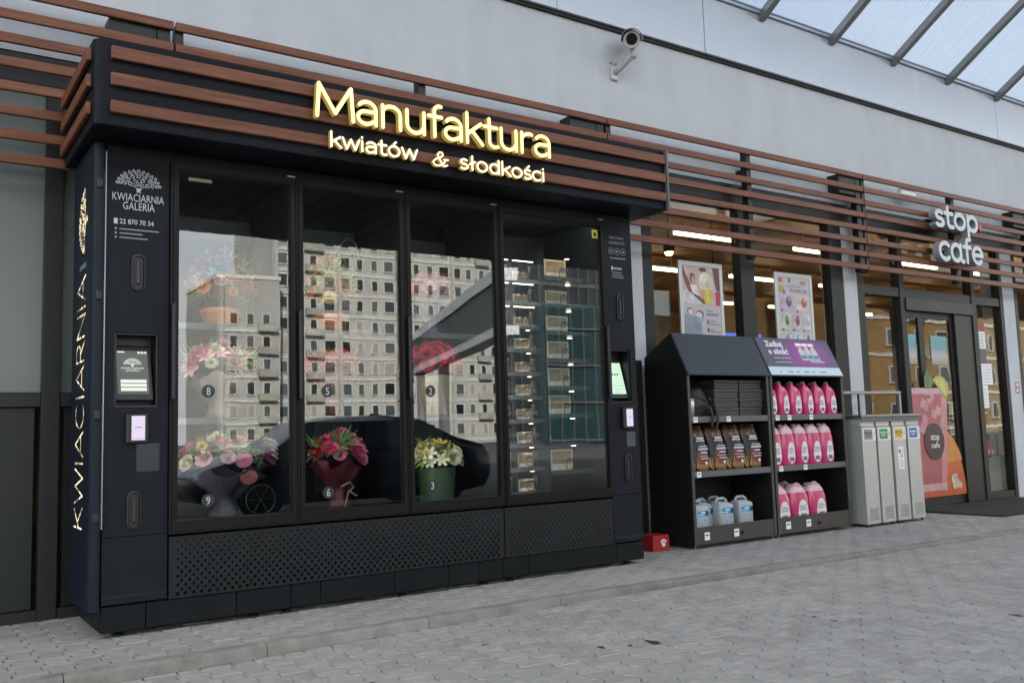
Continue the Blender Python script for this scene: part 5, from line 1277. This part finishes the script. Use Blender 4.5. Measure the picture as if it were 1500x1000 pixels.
def poster(x0, x1, z0, z1, label, kind):
    p = thing('framed_poster', label, 'poster', (x0, .89, z0), 0, 'framed posters on the shop windows')
    Y = .87
    w = MB(); w.ring_plate(x0, x1, z0, z1, x0 + .045, x1 - .045, z0 + .045, z1 - .045, Y, Y + .02); w.build('frame', mat('poster_frame', (.52, .54, .52), .4, metal=.3, var=.04), p)
    s = part('sheet', mat('poster_paper', (.46, .43, .46), .35, var=.03), (x0 + .0455, x1 - .0455, Y + .006, Y + .012, z0 + .0455, z1 - .0455), par=p)
    W, H = x1 - x0 - .09, z1 - z0 - .09; bx, bz = x0 + .045, z0 + .045
    def P(pts, col, d=1, name='print_patch'):
        w = MB(); cc = [(bx + u * W, Y + .006 - .0012 * d, bz + v * H) for u, v in pts]; w.prism(cc, (0, .001, 0), 0); w.build(name, mat('ink_%.2f_%.2f_%.2f' % col, col, .4, var=.22, vscale=14), s)
    def rect(u0, u1, v0, v1, col, d=1): P([(u0, v0), (u1, v0), (u1, v1), (u0, v1)], col, d)
    def ell(cu_, cv_, ru, rv, col, d=1, n_=14): P([(cu_ + ru * math.cos(a), cv_ + rv * math.sin(a)) for a in [q * math.tau / n_ for q in range(n_)]], col, d)
    if kind == 0:
        rect(0.005, .995, .56, .995, (.50, .36, .34)); P([(.01, .72), (.2, .70), (.6, .565), (.01, .565)], (.55, .52, .55), 2); P([(.01, .90), (.14, .72), (.55, .57), (.62, .60), (.30, .70), (.02, .995)], (.20, .055, .05), 2)
        ell(.27, .86, .07, .055, (.10, .04, .03), 3); ell(.28, .84, .045, .05, (.45, .28, .22), 4); P([(.20, .78), (.38, .79), (.42, .66), (.26, .69)], (.66, .62, .60), 3)
        ell(.62, .82, .20, .12, (.62, .56, .46), 3); ell(.55, .86, .08, .05, (.66, .64, .62), 4); ell(.72, .80, .10, .06, (.50, .46, .36), 4); P([(.50, .74), (.78, .74), (.74, .575), (.58, .575)], (.55, .42, .06), 4); ell(.66, .68, .06, .05, (.62, .50, .12), 5)
        P([(.82, .995), (.995, .995), (.995, .72), (.90, .74)], (.12, .05, .05), 3); rect(.88, .995, .565, .72, (.42, .03, .06), 4); ell(.55, .965, .10, .025, (.10, .03, .03), 4)
        P([(.01, .01), (.45, .01), (.48, .30), (.40, .42), (.01, .44)], (.22, .26, .30), 1); ell(.18, .48, .09, .045, (.40, .20, .19), 2); ell(.18, .475, .06, .03, (.58, .52, .52), 3); ell(.42, .43, .12, .075, (.24, .34, .46), 2); ell(.43, .46, .10, .04, (.36, .10, .15), 3); ell(.40, .445, .08, .03, (.62, .62, .66), 4)
        front_text(s, '20.00', bx + .08 * W, Y + .0025, bz + .13 * H, white, .30 * W, .055 * H, bold=.03)
        for v_, u1 in ((.50, .78), (.465, .95), (.45, .93), (.38, .86), (.345, .95), (.28, .80), (.26, .96), (.18, .80)): rect(.60 if v_ > .4 else .70, u1, v_ - .008, v_ + .006, (.26, .20, .28), 2)
        for v_ in (.37, .28, .18): ell(.64, v_, .035, .028, (.20, .09, .10), 2)
        rect(.60, .96, .05, .085, (.12, .09, .12), 2)
    else:
        ell(.10, .955, .08, .03, (.38, .10, .12)); rect(.34, .42, .935, .985, (.15, .12, .10)); ell(.80, .94, .10, .03, (.38, .24, .14)); ell(.12, .85, .09, .05, (.40, .30, .10)); ell(.20, .81, .04, .03, (.16, .20, .08), 2)
        front_text(s, 'Czerwcowe', bx + .27 * W, Y + .004, bz + .875 * H, dimprint, .46 * W, .035 * H); front_text(s, 'PROMOCJE', bx + .38 * W, Y + .004, bz + .815 * H, mat('promo_ink', (.36, .22, .20), .5), .54 * W, .042 * H, bold=.03)
        cells = [(.06, .49, .57, .77, (.47, .34, .50)), (.53, .97, .57, .77, (.54, .48, .42)), (.06, .36, .335, .54, (.46, .50, .40)), (.39, .68, .335, .54, (.50, .38, .42)), (.71, .99, .335, .54, (.54, .50, .54)), (.06, .36, .10, .31, (.48, .52, .54)), (.39, .68, .10, .31, (.50, .52, .56)), (.71, .99, .10, .31, (.50, .55, .55))]
        goods = [(.12, .08, .10), (.40, .10, .08), (.08, .11, .06), (.15, .06, .08), (.34, .38, .40), (.12, .16, .15), (.10, .30, .36), (.10, .10, .10)]
        for (u0, u1, v0, v1, c_), g_ in zip(cells, goods):
            rect(u0, u1, v0, v1, c_); uu = u0 + (u1 - u0) * .62; ell(uu, (v0 + v1) / 2 + .02, (u1 - u0) * .20, .065, g_, 2); ell(uu + .02, (v0 + v1) / 2 + .05, (u1 - u0) * .10, .03, tuple(min(.6, q * 2 + .1) for q in g_), 3)
            for q in range(4): rect(u0 + .02, u0 + (u1 - u0) * .34, v1 - .03 - q * .022, v1 - .023 - q * .022, (.36, .30, .36), 2)
            ell(u0 + .05, v0 + .005, .032, .018, (.34, .08, .08), 3); rect(u0 + .10, u0 + .22, v0, v0 + .008, (.30, .24, .26), 2)
        rect(.06, .95, .045, .052, (.4, .36, .42))
    return p
poster(5.60, 6.24, 1.80, 2.81, 'framed poster of a drink scene on the first clear window', 0)
poster(7.08, 7.73, 1.80, 2.80, 'framed promotion poster with eight product pictures on the second window', 1)

# large cocktail decal over the sliding doors
dc = thing('cocktail_decal', 'tall pink drink with lime on orange ground printed across the sliding door', 'decal', (10.3, .91, .12))
DY = .918
def DP(pts, col, d, name='print_patch', ro=.35, var=.15):
    w = MB(); w.prism([(x_, DY - .0013 * d, z_) for x_, z_ in pts], (0, .001, 0), 0); return w.build(name, mat('decal_%.2f_%.2f_%.2f' % col, col, ro, var=var, vscale=7), dc)
def dell(cx, cz, rx, rz, col, d, n_=22, name='print_patch', a0=0, a1=360, var=.15): return DP([(cx + rx * math.cos(R(a0 + (a1 - a0) * q / n_)), cz + rz * math.sin(R(a0 + (a1 - a0) * q / n_))) for q in range(n_ if a1 - a0 == 360 else n_ + 1)], col, d, name, var=var)
DP([(9.61, .125), (10.735, .125)] + [(10.0 + .735 * math.cos(R(a)), .125 + .95 * math.sin(R(a))) for a in range(3, 91, 6)] + [(9.61, 1.075)], (.48, .085, .012), 0, 'orange_ground')
DP([(10.0 + .70 * math.cos(R(a)), .42 + .62 * math.sin(R(a))) for a in range(14, 91, 7)] + [(10.0, .50)], (.52, .20, .03), 1, 'sun_patch')
DP([(9.68, .19), (10.28, .19), (10.44, 1.51), (9.62, 1.51)], (.36, .085, .10), 2, 'glass_picture')
DP([(10.16, .19), (10.28, .19), (10.44, 1.51), (10.30, 1.51)], (.50, .20, .22), 3, 'glass_picture')
for k in range(12):
    rr = random.Random(k); cx, cz = rr.uniform(9.74, 10.30), .95 + k * .045; q = .05 + .03 * rr.random()
    DP([(cx - q, cz - q * .5), (cx + q * .6, cz - q), (cx + q * 1.2, cz + q * .3), (cx - q * .3, cz + q)], (.50 - .03 * (k % 3), .24 - .02 * (k % 2), .27), 4 + (k % 2), 'ice_picture')
DP([(9.69, .20), (10.27, .20), (10.29, .29), (9.68, .29)], (.52, .30, .30), 4); DP([(9.62, 1.51), (10.44, 1.51), (10.42, 1.43), (9.63, 1.43)], (.52, .30, .34), 6)
dell(10.27, 1.50, .20, .17, (.36, .36, .08), 7, name='lime_picture', a0=-50, a1=140); dell(10.27, 1.50, .155, .13, (.48, .46, .16), 8, name='lime_picture', a0=-45, a1=130)
DP([(9.93, 1.50), (10.02, 1.50), (10.07, 1.66), (10.0, 1.76), (9.92, 1.64)], (.06, .13, .035), 7, 'mint_picture'); DP([(10.02, 1.5), (10.13, 1.56), (10.12, 1.68), (10.03, 1.64)], (.09, .17, .05), 8, 'mint_picture')
dell(10.055, .825, .225, .235, (.035, .012, .016), 8, 30, 'logo_disc', var=.03)
for body, zz in (('stop', .845), ('cafe', .745)):
    v, f = glyphs(body, bold=.01); q0, sx, sy = fit(v, .19, .068); flat_to_mb(v, f, lambda a, b, d: (9.975 + (a - q0) * sx, DY - .0118, zz + b * sy), 0).build('lettering', white, dc)
for q_, (cx, cz, r_) in enumerate(((10.45, .33, .062), (10.52, .27, .058), (10.45, .25, .05), (10.49, .36, .042), (10.58, .25, .042))): dell(cx, cz, r_, r_, (.60 - .03 * q_, .50 - .02 * q_, .36), 4 + q_, 12, 'popcorn_picture', var=.3)

# notices on the right side light and pillar
nts = thing('notice_sheet', 'red and white notice on the glass right of the sliding door', 'notice', (11.5, .94, 1.7))
part('sheet_top', mat('notice_red', (.30, .03, .035), .5, var=.05), (11.32, 11.55, .9435, .9455, 2.30, 2.42), par=nts); part('sheet_body', white, (11.32, 11.55, .9435, .9455, 2.06, 2.298), par=nts); part('sheet_foot', mat('notice_grey', (.09, .09, .10), .5), (11.32, 11.55, .9435, .9455, 1.86, 2.058), par=nts)
for q in range(5): bar(nts, 11.345, 11.52 - .02 * (q % 2), 2.09 + q * .04, 2.102 + q * .04, dimprint, .9422, d=.001)
for (x0, x1, z0, z1, lb) in ((11.325, 11.66, 1.56, 1.85, 'white paper sheet taped below the red notice'), (11.37, 11.52, 1.24, 1.555, 'narrow paper strip taped under the white sheet')):
    ns = thing('paper_sheet', lb, 'paper', (x0, .94, z0)); part('paper', white, (x0, x1, .9435, .9455, z0, z1), par=ns)
    for q in range(6): bar(ns, x0 + .02, x1 - .03, z0 + .04 + q * .042, z0 + .046 + q * .042, dimprint, .9422, d=.001)
fs = thing('fire_sign', 'small red and white square sign on the far pillar', 'sign', (12.12, .88, 1.45)); part('plate', white, (12.12, 12.24, .878, .883, 1.44, 1.60), par=fs)
w = MB(); w.ring_plate(12.122, 12.238, 1.442, 1.598, 12.138, 12.222, 1.46, 1.58, .8765, .8778, back=False); w.box(12.15, 12.175, .8768, .8778, 1.48, 1.56); w.box(12.19, 12.212, .8768, .8778, 1.50, 1.54); w.build('red_marking', mat('notice_red', (.40, .04, .05), .5), fs)
sc_ = thing('wire_shelf_stand', 'pale perforated stand showing behind the side light right of the doors', 'stand', (11.45, 1.05, 0))
perf = mat('perforated_panel', (.34, .33, .29), .5, var=.1)
for (z0, z1) in ((.10, .56), (.88, 1.0)):
    w = MB(); n_, mrow = 14, max(3, int((z1 - z0) / .04))
    w.box(11.43, 11.90, 1.055, 1.06, z0, z1); pp = w.build('panel', perf, sc_)
    for r_ in range(min(5, mrow)):
        w = MB()
        for q in range(n_): w.box(11.45 + q * .032, 11.466 + q * .032, 1.0535, 1.0548, z1 - .035 - r_ * .04, z1 - .02 - r_ * .04)
        w.build('hole_row', mat('hole_tone', (.12, .09, .08), .7), pp)
part('upright', steel, (11.43, 11.45, 1.062, 1.09, 0.004, 1.3), (11.88, 11.90, 1.062, 1.09, .004, 1.3), par=sc_)
pk = mat('red_packets', (.34, .07, .06), .5, var=.4, vscale=9)
for q in range(4):
    pq = thing('red_packet', 'reddish packet in the stand behind the side light, %s from the left' % ORD[q], 'packet', (11.50 + q * .10, 1.10, .57), 0, 'reddish packets in the stand'); w = MB(); w.box(-.04, .04, 0, .05, 0, .25 - .01 * q, .01); w.build('packet_body', pk, pq, local=True); w = MB(); w.box(-.03, .03, -.002, -.0005, .03, .09); w.build('packet_print', pale, pq, local=True)
# door mat
w = MB(); mt = thing('door_mat', 'dark ribbed mat before the sliding doors', 'mat', (10.4, .3, 0))
part('mat_base', rubber, (9.25, 11.75, -.33, .86, .003, .012), par=mt)
for q in range(58): part('mat_rib', mat('mat_rib', (.045, .043, .042), .8, var=.2), (9.27 + q * .0425, 9.295 + q * .0425, -.31, .84, .0125, .018), par=mt)

# ================================================================== ACROSS THE ROAD (mirrored in the glass)
conc = mat('apartment_render', (.44, .435, .41), .85, var=.10, vscale=.25, bump=.1, bscale=3); conc2 = mat('apartment_render_grey', (.40, .39, .37), .85, var=.1, vscale=.3)
winm = mat('far_window', (.035, .045, .05), .12, var=.3, vscale=.6, rnd=.4); wfr = mat('far_window_frame', (.60, .59, .56), .7)
PANES = [winm, mat('far_pane_grey', (.10, .11, .11), .3, var=.3), mat('far_pane_blue', (.07, .10, .11), .15, var=.3, vscale=.6), mat('far_pane_curtain', (.34, .32, .28), .6, var=.3, vscale=2), mat('far_pane_dark', (.015, .018, .02), .1, var=.3)]
def window_me(wd, h):
    w = MB(); w.box(-wd / 2, wd / 2, 0, .1, 0, h); me = w.mesh('pane'); me.materials.append(winm)
    w = MB(); w.ring_plate(-wd / 2 - .12, wd / 2 + .12, -.12, h + .12, -wd / 2, wd / 2, 0, h, -.05, .12); w.box(-.06, .06, .101, .15, 0, h); fr = w.mesh('frame'); fr.materials.append(wfr); return me, fr
WA, WB_ = window_me(1.45, 1.45), window_me(.8, 1.4)
def block(name, label, x0, x1, y0, y1, H, fl, mat_, pitch, zs=1.2, seed=1, cat='building', wsel=(0, 1)):
    b_ = thing(name, label, cat, ((x0 + x1) / 2, y1, -.16)); rr = random.Random(seed)
    part('wall', mat_, (x0, x1, y0, y1, -.16, H), par=b_); part('parapet', wfr, (x0 - .15, x1 + .15, y0 - .15, y1 + .15, H, H + .5), par=b_)
    n_ = int((x1 - x0) / pitch); off = (x1 - x0 - n_ * pitch) / 2 + pitch / 2
    for j in range(int((H - 1.5) / fl)):
        part('floor_band', wfr, (x0 + .05, x1 - .05, y1 + .005, y1 + .14, j * fl + .2, j * fl + .5), par=b_)
        for i in range(n_):
            pme, fme = (WA, WB_)[wsel[(i * 7 + i // 2) % len(wsel)]]
            o = b_; lo = Vector((x0 + off + i * pitch, y1 + .16, j * fl + zs)) - origin(b_)
            wf = link('window', fme, b_, lo, (0, 0, math.pi)); pn = link('pane', pme, wf, (0, .02, 0)); omat(pn, PANES[rr.randrange(len(PANES))])
    for i in range(2, n_, 6):
        for j in range(1, int((H - 1.5) / fl)):
            bx = x0 + off + i * pitch; bl = part('balcony', mat('balcony_m', (.36, .34, .30), .8, var=.2, vscale=.5), (bx - 1.2, bx + 1.2, y1 + .2, y1 + .8, j * fl + .35, j * fl + 1.3), par=b_)
    for i in range(n_ + 1):
        if i % 4 == 0: part('pilaster', mat_, (x0 + i * pitch + .1, x0 + i * pitch + .6, y1 + .01, y1 + .45, -.1, H - .05), par=b_)
    return b_
block('apartment_block', 'tall cream apartment block mirrored across the three flower doors', 40.5, 76.5, -126, -110, 46, 2.9, conc, 2.25, seed=2)
ot = thing('dark_backdrop_block', 'added dark backdrop block right of the cream apartment block', 'building', (90, -112, -.16)); part('core', mat('backdrop_dark', (.03, .036, .04), .3, var=.3, vscale=.15), (77, 106, -128, -112, -.16, 44), par=ot)  # dark block added so the confectionery door mirrors something dark
for j_ in range(12): part('floor_band', bin_gap, (77, 106, -111.99, -111.8, j_ * 3.5 + .3, j_ * 3.5 + .9), par=ot)
for i_ in range(15): part('mullion', bin_gap, (77.2 + i_ * 2, 77.35 + i_ * 2, -111.79, -111.6, 0, 43.5), par=ot)
block('apartment_block', 'lower grey wing left of the tall cream apartment block', 32.5, 40.3, -122, -107, 21.5, 2.9, conc2, 2.1, seed=4, wsel=(1,))
block('office_building', 'warm ochre office building mirrored in the entrance doors', 66, 104, -56, -40, 20, 3.3, mat('ochre_render', (.32, .20, .085), .8, var=.1, vscale=.3), 4.2, seed=6)
# glass office
go = thing('glass_office', 'low teal glass office mirrored in the confectionery door', 'building', (50, -60, -.16)); part('core', mat('teal_glass', (.014, .042, .05), .35, var=.15, vscale=.2), (48.2, 66, -62, -60, -.16, 12.6), par=go)
for i in range(14): part('mullion', bin_gap, (47.9 + i * 1.38, 47.98 + i * 1.38, -60.0 + .002, -59.8, 0, 12.5), par=go)
for j in range(4): part('floor_band', bin_gap, (47.8, 66, -59.799, -59.70, j * 3.4 + .2, j * 3.4 + .38), par=go)
# second canopy with white edges
pv = thing('white_edged_canopy', 'angled second canopy with white edges mirrored in the third door', 'canopy', (20, -30, 0), 0)
d0, d1 = Vector((24.2, -41.6, 0)), Vector((16.8, -21.1, 0)); dirv = (d1 - d0).normalized(); nrmv = Vector((-dirv.y, dirv.x, 0)); nrmv = nrmv if nrmv.x > 0 else -nrmv
def slab(z0, z1, a, b, m, name):
    w = MB(); w.prism([tuple(d0 + nrmv * a + Vector((0, 0, z0))), tuple(d1 + nrmv * a + Vector((0, 0, z0))), tuple(d1 + nrmv * b + Vector((0, 0, z0))), tuple(d0 + nrmv * b + Vector((0, 0, z0)))], (0, 0, z1 - z0), 0); w.build(name, m, pv)
wp = mat('canopy_white', (.72, .72, .72), .5, var=.04)
slab(6.55, 7.0, 0, .8, wp, 'upper_edge'); slab(4.95, 6.54, .12, .7, mat('canopy_dark', (.05, .055, .06), .5, var=.3, vscale=.4), 'sign_band'); slab(4.6, 4.94, 0, .8, wp, 'lower_edge')
for t in (.06, .4):
    c_ = d0 + (d1 - d0) * t + nrmv * .4; part('column', steelrib, (c_.x - .2, c_.x + .2, c_.y - .2, c_.y + .2, -.16, 4.59), par=pv)
# trees across the road
def tree(x, y, h, label, seed):
    t_ = thing('street_tree', label, 'tree', (x, y, -.16), 0, 'trees across the road'); rr = random.Random(seed)
    w = MB(); w.tube([(0, 0, 0), (.1, 0, h * .25), (0, .1, h * .5), (.1, 0, h * .8)], [.22, .18, .12, .04], 8)
    for q in range(6):
        a = q * 1.1; w.tube([(0, 0, h * (.3 + .06 * q)), (math.cos(a) * h * .14, math.sin(a) * h * .14, h * (.42 + .07 * q)), (math.cos(a) * h * .25, math.sin(a) * h * .25, h * (.5 + .07 * q))], [.08, .05, .02], 5)
    w.build('trunk', mat('bark', (.09, .07, .05), .9, var=.2), t_, local=True); w = MB()
    cl = [(rr.gauss(0, h * .14), rr.gauss(0, h * .14), h * rr.uniform(.35, .95), h * rr.uniform(.08, .15)) for _ in range(26)]
    for cx, cy, cz, r_ in cl:
        for _ in range(70):
            d = Vector((rr.gauss(0, 1), rr.gauss(0, 1), rr.gauss(0, 1))).normalized() * r_ * rr.uniform(.5, 1); s = rr.uniform(.10, .2); a = Vector((rr.gauss(0, 1), rr.gauss(0, 1), rr.gauss(0, 1))).normalized() * s; b = a.cross(d).normalized() * s * .6; p = Vector((cx, cy, cz)) + d
            w.add([p - a, p + b, p + a, p - b], [(0, 1, 2, 3)])
    w.build('crown', mat('tree_leaf', (.05, .09, .03), .6, var=.3, rnd=.3), t_, local=True)
for k, (x_, y_, h_, lb) in enumerate(((12, -62, 6, 'leafy tree left of the apartment wing'), (4, -58, 6, 'leafy tree farthest left across the road'))): tree(x_, y_, h_, lb, k + 40)

# parked dark car behind the photographer, mirrored low in the doors
car = thing('parked_car', 'dark parked hatchback mirrored low in the flower cabinet doors', 'car', (5.05, -8.3, -.052))
paint = mat('car_paint', (.007, .008, .012), .22, var=.05, spec=.35, coat=.15); carglass = mat('car_glass', (.01, .012, .014), .05)
def sect(x, hw, zs, hw2):
    z0, z1, z2 = zs; return [(x, -hw * .92, z0), (x, -hw, z0 + .12), (x, -hw, z1 - .06), (x, -hw * .96, z1), (x, -hw2, z2 - .02), (x, -hw2 * .86, z2), (x, hw2 * .86, z2), (x, hw2, z2 - .02), (x, hw * .96, z1), (x, hw, z1 - .06), (x, hw, z0 + .12), (x, hw * .92, z0)]
S = [(-2.50, .62, (.42, .60, .64), .58), (-2.38, .80, (.28, .68, .74), .74), (-1.9, .89, (.22, .78, .90), .80), (-1.35, .91, (.2, .86, 1.0), .80), (-.75, .91, (.2, .92, 1.42), .64), (-.1, .92, (.2, .94, 1.50), .62), (.6, .92, (.2, .95, 1.51), .62), (1.2, .92, (.2, .96, 1.45), .62), (1.9, .90, (.22, .97, 1.12), .68), (2.35, .86, (.28, .93, 1.0), .74), (2.5, .76, (.40, .80, .86), .66)]
w = MB(); w.loft([sect(*q) for q in S]); w.build('body', paint, car, smooth=True, local=True, autos=32)
for sd in (-1, 1):
    for xa, xb, ha, hb in ((-.95, .1, 1.28, 1.45), (.18, 1.30, 1.45, 1.38)):
        w = MB(); Yb, Yt = sd * .905, sd * .655
        w.prism([(xa - .18, Yb, .98), (xb, Yb, .99), (xb, Yt, hb), (xa + .12, Yt, ha + .08)], (0, sd * .012, .004), 0); w.build('side_window', carglass, car, local=True)
    for wx in (-1.55, 1.5):
        w = MB(); w.lathe([(.20, -.10), (.325, -.10), (.335, -.05), (.335, .05), (.325, .10), (.20, .10)], wx, sd * .83, 24, 'y', .335); wh = w.build('wheel', rubber, car, smooth=True, local=True, autos=40)
        w = MB(); w.lathe([(.03, sd * .115), (.20, sd * .10), (.205, sd * .02)], wx, sd * .83, 20, 'y', .335); w.build('rim', mat('rim_dark', (.06, .06, .065), .4, metal=.5), wh, local=True)
    w = MB(); w.box(-2.46, -2.28, sd * .60 - .12, sd * .60 + .12, .60, .72, .03); w.build('headlight', white, car, local=True)
    w = MB(); w.box(2.36, 2.48, sd * .66 - .10, sd * .66 + .10, .74, .88, .03); w.build('tail_light', ribbon_m, car, local=True)
    w = MB(); w.box(-.80, -.62, sd * 1.0 - .09, sd * 1.0 + .09, .98, 1.10, .03); w.build('wing_mirror', paint, car, local=True)
